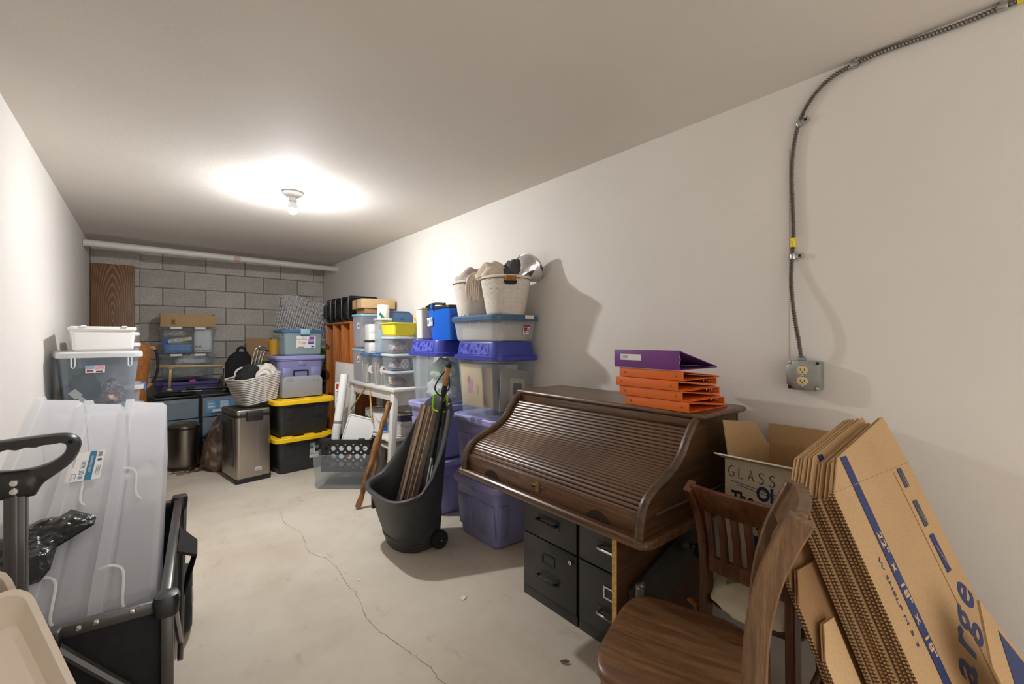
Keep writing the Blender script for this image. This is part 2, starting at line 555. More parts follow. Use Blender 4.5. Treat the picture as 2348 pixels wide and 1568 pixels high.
def junk(name, cols, scale, rough=.6):
    m, nt, bs, out = _mk(name)
    v = nt.nodes.new('ShaderNodeTexVoronoi'); v.inputs['Scale'].default_value = scale
    tc = nt.nodes.new('ShaderNodeTexCoord'); nt.links.new(tc.outputs['Object'], v.inputs['Vector'])
    sp = nt.nodes.new('ShaderNodeSeparateColor'); nt.links.new(v.outputs['Color'], sp.inputs[0])
    o = _ramp(nt, sp.outputs[0], [(i/max(1, len(cols)-1), q) for i, q in enumerate(cols)])
    nt.links.new(o, bs.inputs['Base Color'])
    bs.inputs['Roughness'].default_value = rough
    return m
SCRAPS = junk('mixed_craft_scraps', [c(190, 170, 176), c(150, 120, 120), c(214, 206, 210), c(180, 190, 205), c(120, 96, 92)], 60)
SCRAPS2 = junk('brown_beads', [c(120, 96, 88), c(160, 130, 116), c(96, 78, 74), c(180, 150, 150)], 90)
PLAID = junk('red_grey_weave', [c(120, 88, 90), c(160, 138, 136), c(92, 80, 86), c(190, 176, 172)], 70, .9)
# ------------------------------------------------------------------ the room
def structure(name, b, mat, parent=None, **k):
    return part(name, b, mat, parent, kind='structure', **k)

floor = structure('floor', B().box(XL-.1, XR+.1, YF-.1, YB+.1, -.1, 0), FLOOR)
structure('ceiling', B().box(XL-.1, XR+.1, YF-.1, YB+.1, ZC, ZC+.1), CEIL)
structure('wall_left', B().box(XL-.1, XL, YF-.1, YB+.1, 0, ZC), WALL)
wallr = structure('wall_right', B().box(XR, XR+.1, YF-.1, YB+.1, 0, ZC), WALL)
# front wall behind the camera; wide opening added so soft fill light comes in
o_ = [(XL, 0), (XL+.12, 0), (XL+.12, 2.12), (XR-.12, 2.12), (XR-.12, 0), (XR, 0), (XR, ZC), (XL, ZC)]
structure('wall_front', B().prism(o_, -.1, 0, M=frame((0, YF-.1, 0), (1, 0, 0), (0, 0, 1), (0, -1, 0))), WALL)

back = structure('wall_back', B().box(XL, XR, YB+.012, YB+.1, 0, ZC), MORTAR)
part('mortar_bed', B().box(XL, -.055, YB-.11, YB+.012, 0, ZC), MORTAR, back)
zc0, bh, bl = 2.029, .2032, .4064
cache = {}
def block(x0, x1, y0, y1, z0, z1):
    key = (round(x1-x0, 3), round(z1-z0, 3), round(y1-y0, 3))
    if key not in cache:
        w, h, d = x1-x0, z1-z0, y1-y0
        b = B().box(-w/2+.0045, w/2-.0045, -d/2, d/2, -h/2+.0045, h/2-.0045)
        cache[key] = part('block', b, BLOCK, back, bev=.004, seg=1)
        o = cache[key]
    else:
        o = cache[key].copy(); COL.objects.link(o)
    o.location = ((x0+x1)/2, (y0+y1)/2+random.uniform(-.002, .002), (z0+z1)/2)
    o.rotation_euler = (0, random.uniform(-.003, .003), 0)
for r in range(-1, 10):
    zt = zc0-bh*r; zb = zt-bh
    if r == -1: zt, zb = ZC, zc0
    x = (.353 if r % 2 == 0 else .150)-2*bl
    while x < XR:
        a, b_ = max(x, -.06), min(x+bl, XR)
        if b_-a > .05: block(a, b_, YB, YB+.04, zb, zt)
        x += bl
    block(XL, -.047, YB-.125, YB-.085, zb-.012 if r > -1 else zb-.012, zt-.012 if r > -1 else zt)
    block(-.087, -.047, YB-.083, YB+.004, zb-.012, zt-.012 if r > -1 else zt)

# hairline crack wandering over the slab
ck = [(.757, 3.598), (.729, 3.273), (.772, 3.045), (.735, 2.773), (.797, 2.55), (.788, 2.287), (.795, 2.146), (.768, 1.997), (.765, 1.841), (.789, 1.707), (.812, 1.597), (.831, 1.491), (.833, 1.384), (.86, 1.1)]
CRACK = pm('crack_dirt', c(140, 124, 104), .9, var=.2, vs=60)
pts = smooth_path([(x, y, 0) for x, y in ck], 7); bb = B(); L_, R_ = [], []
for i, p in enumerate(pts):
    j = noise.noise(Vector((i*.9, 1.3, 0)))*.012
    w = .0012+.0009*noise.noise(Vector((i*.37, 7, 2)))
    L_.append((p.x+j-w, p.y, .0006)); R_.append((p.x+j+w, p.y, .0006))
bb.loft([L_, R_], False, False, closed=False)
part('crack', bb, CRACK, floor)
# drywall seam left of the outlet
part('seam', B().box(1.9095, 1.9115, .6255, .6275, 1.17, 1.98), pm('drywall_seam', c(196, 186, 174), .9), wallr)

# ------------------------------------------------------------------ lamp on the ceiling
def emis(name, col, s):
    m, nt, bs, out = _mk(name)
    bs.inputs['Base Color'].default_value = (1, 1, 1, 1)
    bs.inputs['Emission Color'].default_value = (*col, 1)
    bs.inputs['Emission Strength'].default_value = s
    return m
lamp = thing('ceiling_lamp', 'bare glowing bulb in white porcelain holder on the ceiling', 'lamp', (.753, 3.19, ZC))
part('base', B().lathe([(.001, -.002), (.064, -.001), (.066, -.008), (.058, -.02), (.036, -.032), (.03, -.036)], 32, cap1=True), WHITE_PL, lamp)
part('socket', B().lathe([(.024, -.034), (.024, -.05), (.027, -.052), (.027, -.06), (.02, -.064)], 24), PIPE_WHITE, lamp)
part('screw', B().lathe([(.001, -.0245), (.004, -.024), (.004, -.02)], 8), GALV, lamp, loc=(.042, -.01, 0))
part('bulb_neck', B().lathe([(.013, -.052), (.014, -.060), (.022, -.072), (.029, -.086), (.032, -.097), (.0325, -.1125)], 24), WHITE_PL, lamp)
part('bulb_dome', B().lathe([(.0325, -.112), (.0318, -.117), (.028, -.127), (.021, -.137), (.011, -.1435), (.001, -.145)], 24), emis('glowing_bulb', (.985, .99, 1), BULB), lamp)

pipe = thing('water_pipe', 'white painted water pipe along the top of the block wall', 'pipe', (XL, 5.615, 2.13))
pe = Vector((XR-XL, .237, .016))
part('tube', B().tube([(0, 0, 0), pe*.25, pe*.5, pe*.75, pe], .033, 16), PIPE_WHITE, pipe)
for k in (.52,):
    part('coupling', B().tube([pe*k-pe.normalized()*.03, pe*k+pe.normalized()*.03], .0345, 16), pm('bare_primer', c(196, 176, 160), .5), pipe)

# ------------------------------------------------------------------ armoured cable and outlet
cable = thing('armored_cable', 'ribbed grey metal cable curving up the right wall to the ceiling', 'cable', (1.895, .575, 1.168))
cp = [(1.878, .575, 1.168), (1.862, .58, 1.243), (1.862, .595, 1.342), (1.883, .611, 1.459), (1.899, .614, 1.559), (1.899, .609, 1.642), (1.899, .611, 1.742), (1.899, .615, 1.876), (1.899, .609, 1.974), (1.899, .592, 2.058), (1.899, .563, 2.121), (1.899, .522, 2.168), (1.899, .476, 2.194), (1.899, .419, 2.204), (1.899, .348, 2.211), (1.899, .261, 2.207), (1.899, .181, 2.203), (1.899, .117, 2.203), (1.899, .06, 2.206), (1.899, -.1, 2.208), (1.899, -.6, 2.208), (1.899, YF+.01, 2.208)]
og = Vector((1.895, .575, 1.168))
sp = smooth_path([Vector(p)-og for p in cp], 30)
# resample evenly, then ridge
d = [0]
for a, b_ in zip(sp, sp[1:]): d.append(d[-1]+(b_-a).length)
def at_len(s):
    lo = 0
    for i in range(len(d)-1):
        if d[i] <= s <= d[i+1]:
            t = (s-d[i])/max(1e-9, d[i+1]-d[i]); return sp[i].lerp(sp[i+1], t)
    return sp[-1]
N = int(d[-1]/.00225); rp = []; ii = 0
for k in range(N+1):
    s = d[-1]*k/N
    while ii < len(d)-2 and d[ii+1] < s: ii += 1
    rp.append(sp[ii].lerp(sp[ii+1], (s-d[ii])/max(1e-9, d[ii+1]-d[ii])))
ARMOR = pm('cable_armor', c(138, 132, 124), .38, .9, var=.12, vs=30)
part('armor', B().tube(rp, lambda i: .0068+.0019*math.cos(i*PI/2), 10), ARMOR, cable)
part('connector', B().box(-.012, .012, -.013, .013, 0, .014).box(-.009, .009, -.011, .011, .014, .02), GALV, cable, bev=.002, loc=(-.017, 0, -.003))
CLAMPM = pm('clamp_metal', c(186, 190, 186), .3, .9, var=.1)
for (y, z, ang) in ((.611, 1.562, 0), (.591, 2.06, .35), (.42, 2.203, 1.3), (.075, 2.205, 1.45)):
    cl = B().tube([(-.0, 0, -.011), (0, 0, .011)], .0105, 12)
    cl.box(-.004, .006, -.034, -.008, -.008, .008)
    o = part('clamp', cl, CLAMPM, cable, bev=.0012, loc=(.004, y-.575, z-1.168), rot=(-ang, 0, 0))
    part('screw', B().lathe([(.001, .003), (.005, .002), (.0055, 0)], 10, M=frame((-.004, -.024, 0), (0, 1, 0), (0, 0, 1), (-1, 0, 0))), RUBBER, o)
TAGY = pm('yellow_printed_band', c(226, 206, 50), .5, var=.25, vs=160, stretch=(1, 1, .5))
part('tag_band', B().tube([(.004, .0365, .43), (.004, .035, .45), (.004, .035, .465)], .0094, 12), TAGY, cable)
part('tag_band', B().tube([(.004, -.527, 1.038), (.004, -.575, 1.039)], .0094, 12), TAGY, cable)

outlet = thing('wall_outlet', 'galvanized steel outlet box on the right wall below the cable', 'outlet', (XR, .565, 1.114))
part('box', B().box(-.05, 0, -.052, .052, -.053, .053), GALV, outlet, bev=.006)
pl = [(-.053, -.036), (-.036, -.038), (-.034, -.054), (.034, -.054), (.036, -.038), (.053, -.036), (.053, .036), (.036, .038), (.034, .054), (-.034, .054), (-.036, .038), (-.053, .036)]
MO = frame((-.05, 0, 0), (0, -1, 0), (0, 0, 1), (-1, 0, 0))
part('cover_plate', B().prism(pl, 0, .006, M=MO), GALV, outlet, bev=.0015)
for sx in (-1, 1):
    for sz in (-1, 1):
        part('screw', B().lathe([(.001, .004), (.005, .003), (.006, 0)], 10, M=MO @ Matrix.Translation((sx*.045, sz*.046, 0))), CHROME if sx*sz < 0 else RUBBER, outlet)
for sz in (-1, 1):
    rc = part('receptacle', B().loft([rr(.035, .029, .0125, .006), rr(.035, .029, .0125, .010)], True, True, M=MO @ Matrix.Translation((0, sz*.0195, 0))), IVORY, outlet, bev=.001)
    for sx in (-1, 1):
        part('slot', B().box(sx*.0065-.001, sx*.0065+.001, -.002, .006, .0098, .0104, M=MO @ Matrix.Translation((0, sz*.0195, 0))), RUBBER, rc)
    part('ground_hole', B().lathe([(.0026, .0098), (.0026, .0104)], 10, M=MO @ Matrix.Translation((0, sz*.0195-.007, 0))), RUBBER, rc)
for sz in (-.04, 0, .04):
    part('screw', B().lathe([(.001, .009), (.0035, .008), (.004, .006)], 10, M=MO @ Matrix.Translation((0, sz, 0))), CHROME, outlet)

# ------------------------------------------------------------------ storage tub builder
def tub(name, label, cat, loc, rz, w, d, h, mat, lid=None, lidh=.022, over=.008, taper=.86, r=.04, lip=.010, liph=.018, group=None, M=None, latch=None, latch_faces=('l', 'r'), ribs=None, rot=None, seg=4, lidtop=None, foot=None):
    t = thing(name, label, cat, loc, rz, group, rot, M)
    th = .0035
    W_ = lambda z: w*(taper+(1-taper)*z/h)
    D_ = lambda z: d*(taper+(1-taper)*z/h)
    b = B()
    rg = [rr(W_(0)-.02, D_(0)-.02, r*.7, 0, seg), rr(W_(0), D_(0), r*.8, .012, seg), rr(W_(h-liph), D_(h-liph), r, h-liph, seg),
          rr(w+2*lip, d+2*lip, r+lip, h-liph+.002, seg), rr(w+2*lip, d+2*lip, r+lip, h, seg), rr(w-th*2, d-th*2, r-th, h, seg),
          rr(W_(.012)-2*th, D_(.012)-2*th, r*.8, .014, seg), rr(W_(0)-.024, D_(0)-.024, r*.7, .005, seg)]
    b.loft(rg)
    part('body', b, mat, t, ang=30)
    if lid:
        lw, ld = w+2*lip+2*over, d+2*lip+2*over
        lb = B().loft([rr(lw-.004, ld-.004, r+lip, h-liph*.6, seg), rr(lw, ld, r+lip, h-liph*.5, seg), rr(lw, ld, r+lip, h+lidh*.55, seg), rr(lw-.014, ld-.014, r+lip, h+lidh*.9, seg),
                       rr(lw-.03, ld-.03, r+lip, h+lidh*.9, seg), rr(lw-.05, ld-.05, r, h+lidh*.55 if not lidtop else h+lidh, seg)])
        part('lid', lb, lid, t, ang=30)
    if latch:
        for f in latch_faces:
            lb = B().box(-.045, .045, -.010, .006, -.035, .018).box(-.045, .045, -.006, .02, .016, .024)
            Mx = {'f': Matrix.Translation((0, -d/2-lip-over-.002, h)), 'b': Matrix.Translation((0, d/2+lip+over+.002, h)) @ Matrix.Rotation(PI, 4, 'Z'),
                  'l': Matrix.Translation((-w/2-lip-over-.002, 0, h)) @ Matrix.Rotation(-PI/2, 4, 'Z'), 'r': Matrix.Translation((w/2+lip+over+.002, 0, h)) @ Matrix.Rotation(PI/2, 4, 'Z')}[f]
            o = part('latch', lb, latch, t, bev=.003)
            o.matrix_local = Mx
    if ribs:
        for (f, x, ww, z0, z1, pr) in ribs:
            q = []
            for z in (z0, z1):
                if f in 'fb':
                    s = -1 if f == 'f' else 1; y = s*D_(z)/2
                    q.append([(x-ww/2, y-s*.004, z), (x+ww/2, y-s*.004, z), (x+ww/2-.004, y+s*pr, z), (x-ww/2+.004, y+s*pr, z)])
                else:
                    s = -1 if f == 'l' else 1; y = s*W_(z)/2
                    q.append([(y-s*.004, x-ww/2, z), (y-s*.004, x+ww/2, z), (y+s*pr, x+ww/2-.004, z), (y+s*pr, x-ww/2+.004, z)])
            part('rib', B().loft(q), mat, t, bev=.002, seg=1)
    t['_dims'] = (w, d, h, taper)
    return t

def on_face(t, f, x, z, out=.0025):
    """surface frame on a tub's side face (follows the taper)"""
    w, d, h, tp = t['_dims']
    k = (tp+(1-tp)*z/h)
    n = {'f': (0, -1), 'b': (0, 1), 'l': (-1, 0), 'r': (1, 0)}[f]
    half = (d if f in 'fb' else w)/2
    sl = half*(1-tp)/h
    nz = -sl
    N_ = Vector((n[0], n[1], nz)).normalized()
    U_ = Vector((n[0]*sl, n[1]*sl, 1)).normalized()
    X_ = U_.cross(N_)
    o = Vector((n[0]*(half*k+out), n[1]*(half*k+out), z))+X_*x
    return frame(o, X_, U_, N_)
WFRAME = pm('wagon_frame_metal', c(62, 60, 58), .3, var=.06, spec=.7)
# ------------------------------------------------------------------ folding wagon with three underbed boxes (left front)
WG = thing('folding_wagon', 'black folding wagon loaded with clear boxes by the left wall', 'wagon', (-.165, 1.865, 0), -R(4.5))
hw, hl, zt, zb = .236, .42, .585, .17
fb = B()
fb.loft([[(-hw, -hl, zb), (hw, -hl, zb), (hw, hl, zb), (-hw, hl, zb)], [(-hw, -hl, zt-.01), (hw, -hl, zt-.01), (hw, hl, zt-.01), (-hw, hl, zt-.01)],
         [(-hw+.006, -hl+.006, zt-.01), (hw-.006, -hl+.006, zt-.01), (hw-.006, hl-.006, zt-.01), (-hw+.006, hl-.006, zt-.01)],
         [(-hw+.006, -hl+.006, zb+.006), (hw-.006, -hl+.006, zb+.006), (hw-.006, hl-.006, zb+.006), (-hw+.006, hl-.006, zb+.006)]])
part('fabric_body', fb, BLACKFAB, WG, bev=.003)
for s in (-1, 1):
    part('side_rail', B().box(s*hw-.012, s*hw+.012, -hl, hl, zt-.014, zt+.012), WFRAME, WG, bev=.004)
    part('end_rail', B().box(-hw, hw, s*hl-.012, s*hl+.012, zt-.022, zt+.006), WFRAME, WG, bev=.004)
    for q in (-1, 1):
        part('post', B().box(s*(hw+.006)-.013, s*(hw+.006)+.013, q*(hl+.008)-.013, q*(hl+.008)+.013, .13, zt-.02), WFRAME, WG, bev=.005)
        cc = B().loft([rr(.05, .055, .018, zt-.03), rr(.056, .06, .02, zt+.004), rr(.048, .052, .018, zt+.018), rr(.02, .02, .008, zt+.022)])
        part('corner_cap', cc, BLACKPL2, WG, loc=(s*(hw+.004), q*(hl+.006), 0))
    for a, b_ in (((-hl, zt-.03), (hl*.1, .2)), ((hl, zt-.03), (-hl*.1, .2))):
        part('cross_bar', B().tube([(s*(hw+.02), a[0], a[1]), (s*(hw+.02), b_[0], b_[1])], .008, 8), WFRAME, WG)
part('front_brace', B().tube([(.025, -hl-.032, zt+.0), (hw+.0, -hl-.032, .33)], .011, 8), WFRAME, WG)
part('front_brace', B().tube([(.03, -hl-.026, zt-.06), (-hw+.02, -hl-.026, .2)], .010, 8), WFRAME, WG)
part('joint_plate', B().box(-.03, .055, -hl-.050, -hl-.014, zt-.03, zt+.014), BLACKPL2, WG, bev=.006)
for (x, z) in ((.02, zt-.012), (.08, zt-.006), (.11, zt-.003), (.175, zt+.0), (-.04, zt-.012)):
    part('rivet', B().lathe([(.001, .004), (.005, .003), (.0065, 0)], 12, M=face((x, -hl-.051 if x < .05 else -hl-.013, z))), CHROME, WG)
for s in (-1, 1):
    for q in (-1, 1):
        wh = part('wheel', B().lathe([(.05, -.028), (.115, -.03), (.132, -.02), (.136, 0), (.132, .02), (.115, .03), (.05, .028)], 28, M=frame((s*(hw+.015), q*(hl-.02)+.12*(q > 0), .136), (0, 1, 0), (0, 0, 1), (1, 0, 0))), RUBBER, WG, bev=.002)
        part('rim', B().lathe([(.01, -.034), (.028, -.034), (.06, -.018), (.085, -.026), (.085, .026), (.06, .018), (.028, .034), (.01, .034)], 20, M=frame((s*(hw+.015), q*(hl-.02)+.12*(q > 0), .136), (0, 1, 0), (0, 0, 1), (1, 0, 0))), GREYCASE, wh)
    part('axle_arm', B().box(s*hw-.014, s*hw+.014, hl-.06, hl+.115, .13, .165), WFRAME, WG, bev=.003)
fl = B().loft([[(hw+.014, -.12, zt-.005), (hw+.014, .10, zt-.005), (hw+.016, .10, zt+.002), (hw+.016, -.12, zt+.002)],
               [(hw+.062, -.08, zt-.045), (hw+.062, .05, zt-.045), (hw+.066, .05, zt-.038), (hw+.066, -.08, zt-.038)],
               [(hw+.03, -.10, zt-.15), (hw+.03, .04, zt-.15), (hw+.036, .04, zt-.15), (hw+.036, -.10, zt-.15)]])
part('side_pocket', fl, BLACKFAB, WG)
part('handle_pole', B().box(-.0165, .0165, -.012, .012, .22, .93).box(-.006, .006, -.016, -.011, .22, .925), WFRAME, WG, bev=.003, loc=(-.012, -hl-.042, 0))
def grip():
    out, inn = [], []
    top = [(-.101, .075), (-.094, .096), (-.07, .108), (0, .114), (.06, .117), (.088, .112), (.1, .096), (.099, .078), (.088, .052), (.064, .03), (.042, .012), (.031, -.008), (.028, -.012)]
    low = [(-.028, -.012), (-.031, -.008), (-.042, .012), (-.064, .03), (-.088, .052)]
    out = smooth_path([(x, y, 0) for x, y in top+low], 4, True)
    n = len(out)
    hole = [(-.082, .076), (-.072, .088), (-.052, .087), (-.04, .0905), (-.026, .088), (-.012, .0925), (.002, .0895), (.016, .0935), (.03, .0915), (.044, .0955), (.056, .0945), (.07, .097), (.078, .09), (.074, .074), (.056, .058), (.028, .048), (-.004, .046), (-.036, .05), (-.064, .062)]
    inn = smooth_path([(x, y, 0) for x, y in hole], 4, True)
    # angular resample of both outlines about a common centre
    cx, cy = 0, .074; K = 96
    def cast(poly, a):
        dx, dy = math.cos(a), math.sin(a); best = None
        for i in range(len(poly)):
            p, q = poly[i], poly[(i+1) % len(poly)]
            ex, ey = q[0]-p[0], q[1]-p[1]
            den = dx*ey-dy*ex
            if abs(den) < 1e-12: continue
            t = ((p[0]-cx)*ey-(p[1]-cy)*ex)/den
            u = ((p[0]-cx)*dy-(p[1]-cy)*dx)/den
            if t > 0 and -1e-6 <= u <= 1+1e-6 and (best is None or t > best): best = t
        return (cx+dx*best, cy+dy*best)
    O = [cast(out, 2*PI*k/K) for k in range(K)]; I = [cast(inn, 2*PI*k/K) for k in range(K)]
    T = .016
    sh = lambda P_, Q_, k: [(p[0]+(q[0]-p[0])*k, p[1]+(q[1]-p[1])*k) for p, q in zip(P_, Q_)]
    rings = [[(x, y, z) for x, y in pl_] for pl_, z in ((O, T*.5), (sh(O, I, .12), T), (sh(I, O, .12), T), (I, T*.5), (I, -T*.5), (sh(I, O, .12), -T), (sh(O, I, .12), -T), (O, -T*.5), (O, T*.5))]
    return B().loft(rings, False, False)
GR = part('grip', grip(), BLACKPL2, WG, ang=60)
GR.matrix_local = face((-.012, -hl-.042, .922))
for z in (.004, .022):
    part('rivet', B().lathe([(.001, .019), (.006, .0185), (.0085, .015)], 16, M=Matrix.Translation((0, z, 0))), CHROME, GR)
part('grip_screw', B().lathe([(.001, .0165), (.0045, .0165)], 10, M=Matrix.Translation((.086, .098, 0))), RUBBER, GR)

P0 = Vector((.003, 1.463, .581)); E_ = Vector((.0505, .9034, .4258)).normalized(); LAT = Vector((.998, -.056, 0)).normalized()
NRM = LAT.cross(E_).normalized()
UB = [(.016, -.112, '', ''), (-.118, -.236, '', ''), (-.244, -.375, '', '')]
UBL = ['empty frosted underbed box in the wagon standing nearest the aisle', 'empty frosted underbed box in the wagon with the blue 60 quart label', 'empty frosted underbed box in the wagon standing against the left wall']
for i, (a, b_, _x, _y) in enumerate(UB):
    h_ = a-b_; L_ = 1.0 if i != 2 else 1.02
    q0 = 0.0 if i == 0 else (.01 if i == 1 else .04)
    org = P0 + LAT*a + E_*(q0+L_/2) - NRM*.16
    if i == 0: org = org + E_*.0
    M_ = frame(org, E_, NRM, E_.cross(NRM))
    if M_.to_3x3() @ Vector((0, 0, 1)) @ LAT > 0:
        M_ = frame(org, -E_, NRM, -LAT)
    t = tub('underbed_box', UBL[i], 'storage box', None, 0, L_, .32, h_, UNDERB, r=.035, taper=.96, lip=.010, liph=.026, M=M_, group='clear underbed boxes in the wagon')
    for (x, z) in ((.36, .55), (-.05, .5)):
        o = part('latch_profile', B().tube(smooth_path([(x, .160, h_*.95), (x, .161, h_*.72), (x+.03, .161, h_*.55), (x+.13, .160, h_*.5), (x+.16, .159, h_*.38)], 5), .0032, 6), MILKY, t)
    if i == 1:
        sg = -1 if (M_.to_3x3() @ Vector((1, 0, 0))).dot(E_) < 0 else 1
        # label: reading direction runs up the box
        c_ = P0 + LAT*-.183 + E_*.585 + NRM*.0045
        S_ = frame(c_, E_, -LAT, NRM)
        Sl = M_.inverted() @ S_
        st = sticker(t, Sl, .15, .082, WHITE_PAPER, [(.0, -.012, .15, .017, TEAL_INK), ('60 QT  56.8 L', -.02, .006, .016, TEAL_INK), (-.055, .028, .032, .0012, GREY_INK), (-.055, .018, .032, .0012, GREY_INK), (-.055, .023, .0012, .011, GREY_INK), (-.039, .023, .0012, .011, GREY_INK),
                                                     (.02, .030, .05, .004, GREY_INK), (.055, -.03, .024, .010, GREY_INK), (-.03, -.028, .05, .0015, GREY_INK), (-.03, -.032, .05, .0015, GREY_INK), (-.03, -.036, .05, .0015, GREY_INK), (.025, -.031, .010, .010, NAVY)])
        text('lettering', 'ULTRA STORAGE BOX', .0085, WHITE_PAPER, st, Matrix.Translation((.005, -.012, .0016)))

# black bubble bag lying across the boxes
ol = [(-.36, .30), (-.308, .300), (-.27, .332), (-.241, .355), (-.205, .352), (-.187, .376), (-.129, .33), (-.131, .296), (-.197, .236), (-.198, .164), (-.211, .13), (-.277, .115), (-.36, .12)]
def pillow(ol, th, seed, n=26, bump=.006):
    ctr = Vector((sum(p[0] for p in ol)/len(ol), sum(p[1] for p in ol)/len(ol), 0))
    ed = [Vector((x, y, 0)) for x, y in ol]
    ed2 = []
    for i in range(len(ed)):
        a, b_ = ed[i], ed[(i+1) % len(ed)]
        for k in range(8): ed2.append(a.lerp(b_, k/8))
    b = B(); rings = []
    for k in range(n+1):
        f = k/n; rg = []
        for j, p in enumerate(ed2):
            q = p.lerp(ctr, f)
            z = th*(1-(1-f)**2)**.5 if f < 1 else th
            z += bump*noise.noise(Vector((q.x*60, q.y*60, seed)))*min(1, f*4)+th*.5*noise.noise(Vector((q.x*13, q.y*13, seed+3)))*min(1, f*3)
            rg.append((q.x, q.y, max(.001, z)))
        rings.append(rg)
    b.loft(rings, True, True)
    return b
single('bubble_mailer', pillow(ol, .022, 4), SHINYBAG, 'crumpled shiny black plastic bag lying across the wagon boxes', 'bag', M=frame(P0+NRM*.012, LAT, E_, NRM), ang=70)

# beige tubs at the very front left
def beige(label, org, x_, z_):
    x_ = Vector(x_).normalized(); z_ = Vector(z_); z_ = (z_-x_*z_.dot(x_)).normalized(); y_ = z_.cross(x_)
    t = tub('beige_bin', label, 'bin', None, 0, .24, .80, .085, BEIGEPL, r=.03, taper=.86, lip=.006, liph=.012, M=frame(org, x_, y_, z_), group='beige plastic bins at the front left')
    return t
vw = Vector((.24, -.93, .1))
# top right corner of the first at (-.168,1.18,.81), right edge running down to the lower right
ed_ = Vector((.071, -.059, -.19)).normalized()
xr_ = Vector((.93, .24, 0)); xr_ = (xr_-ed_*xr_.dot(ed_)).normalized()
zz = xr_.cross(-ed_).normalized()
o1 = Vector((-.168, 1.18, .814)) - xr_*.126 + ed_*.408 - zz*.085
b1 = beige('beige plastic bin tipped on end at the front left, red outline inside', o1, xr_, zz)
RO = pm('red_outline_print', c(150, 50, 44), .6)
fr = part('printed_outline', B().box(.0, .0012, -.16, .0, .0145, .015).box(.028, .0292, -.16, .0, .0145, .015).box(.0, .029, -.0012, 0, .0145, .015).box(.0, .029, -.16, -.1588, .0145, .015), RO, b1, loc=(0, .14, 0))
part('moulded_ring', B().tube([(.008*math.cos(k*PI/8), .008*math.sin(k*PI/8), 0) for k in range(16)], .0008, 5, closed=True, M=frame((.1085, .045, .045), (0, 1, 0), (0, 0, 1), (1, 0, 0))), BEIGEPL, b1)
beige('beige plastic bin half hidden behind the tipped beige bin', o1+Vector((-.042, .09, .012)), xr_, zz)

# ------------------------------------------------------------------ left wall stack behind the wagon
GREYTUB = pm('slate_grey_tub', c(112, 118, 126), .5)
tub('storage_tote', 'slate grey tote under the big clear bin by the left wall', 'storage bin', (-.2, 3.82, 0), R(6), .40, .48, .40, GREYTUB, GREYLID)
tub('storage_tote', 'slate grey tote directly under the big clear bin, upper of two', 'storage bin', (-.2, 3.82, .43), R(6), .40, .48, .36, GREYTUB, GREYLID)
lb = tub('clear_bin', 'big clear bin with white lid and hooks by the left wall', 'storage bin', (-.236, 3.83, .822), R(9), .355, .46, .325, FROSTB, MILKY, r=.05, taper=.84, lidh=.028, latch=None)
for x in (-.125, .125):
    part('hook', B().tube([(x-.008, 0, 0), (x-.008, 0, -.05), (x, 0, -.06), (x+.008, 0, -.05), (x+.008, 0, 0)], .003, 6), MILKY, lb).location = (0, -.245, .315)
sticker(lb, on_face(lb, 'f', -.03, .245), .085, .042, WHITE_PAPER, [(-.022, .01, .038, .018, LTBLUE_INK), (-.022, -.008, .03, .008, RED_INK), (.02, .008, .04, .02, PINK_INK), (.018, -.013, .03, .006, INK), (-.022, -.015, .034, .003, INK)])
in1 = single('paint_brush', B().box(-.02, .02, -.004, .004, 0, .05).box(-.011, .011, -.003, .003, .05, .10), CREAM, 'wide pale brush inside the big clear bin by the left wall', 'brush', loc=(-.335, 3.645, .94), rot=(.2, 2.45, .3))
single('folded_fabric', blob(.085, .12, .16, 3, .2, 3), GREYFAB, 'grey blue folded fabric inside the big clear bin', 'cloth', (-.30, 3.86, .838))
single('woven_pouch', blob(.06, .09, .12, 5, .15, 3), PLAID, 'reddish patterned woven pouch inside the big clear bin', 'pouch', (-.16, 3.72, .838))
single('cardboard_carton', B().box(-.08, .08, -.05, .05, 0, .09), CARDD, 'small brown carton inside the big clear bin', 'box', (-.2, 3.98, .838), .2, bev=.002)
wb = tub('shoe_box', 'white plastic shoe box on the big clear bin by the left wall', 'box', (-.213, 3.78, 1.176), R(7), .285, .40, .135, WHITE_PL, WHITE_PL, r=.02, taper=.95, lip=.004, liph=.016, lidh=.012, over=.003)
for x in (-.09, .09): part('hinge', B().tube([(x-.012, 0, 0), (x+.012, 0, 0)], .005, 8), WHITE_PL, wb, loc=(0, -.21, .145))
for k, z in enumerate((.0, .31, .62)):
    t = tub('latch_bin', ['clear bin with blue latches on the floor behind the big clear bin', 'clear bin with blue latches, middle of the rear left stack', 'clear bin with blue latches on top of the rear left stack'][k], 'storage bin', (-.215, 4.27, z), 0, .375, .36, .285, FROST, MILKY, r=.03, lidh=.018, latch=pm('blue_latch_%s' % 'abc'[k], c(64, 110, 176), .4), group='blue latch bins along the left wall')
single('fabric_bundle', blob(.11, .10, .10, 8, .2, 3), CREAMFAB, 'beige fabric bundle inside the rear blue latch bin', 'cloth', (-.2, 4.27, .632))
t = tub('latch_bin', 'small clear bin with white lid on top behind the white shoe box', 'storage bin', (-.19, 4.27, .944), 0, .31, .30, .26, FROST, WHITE_PL, r=.03, lidh=.018, lip=.004, over=.004)
t = tub('latch_bin', 'topmost clear bin with white lid behind the white shoe box', 'storage bin', (-.19, 4.27, 1.224), 0, .30, .29, .06, MILKY, WHITE_PL, r=.03, lidh=.014, lip=.004, over=.004)

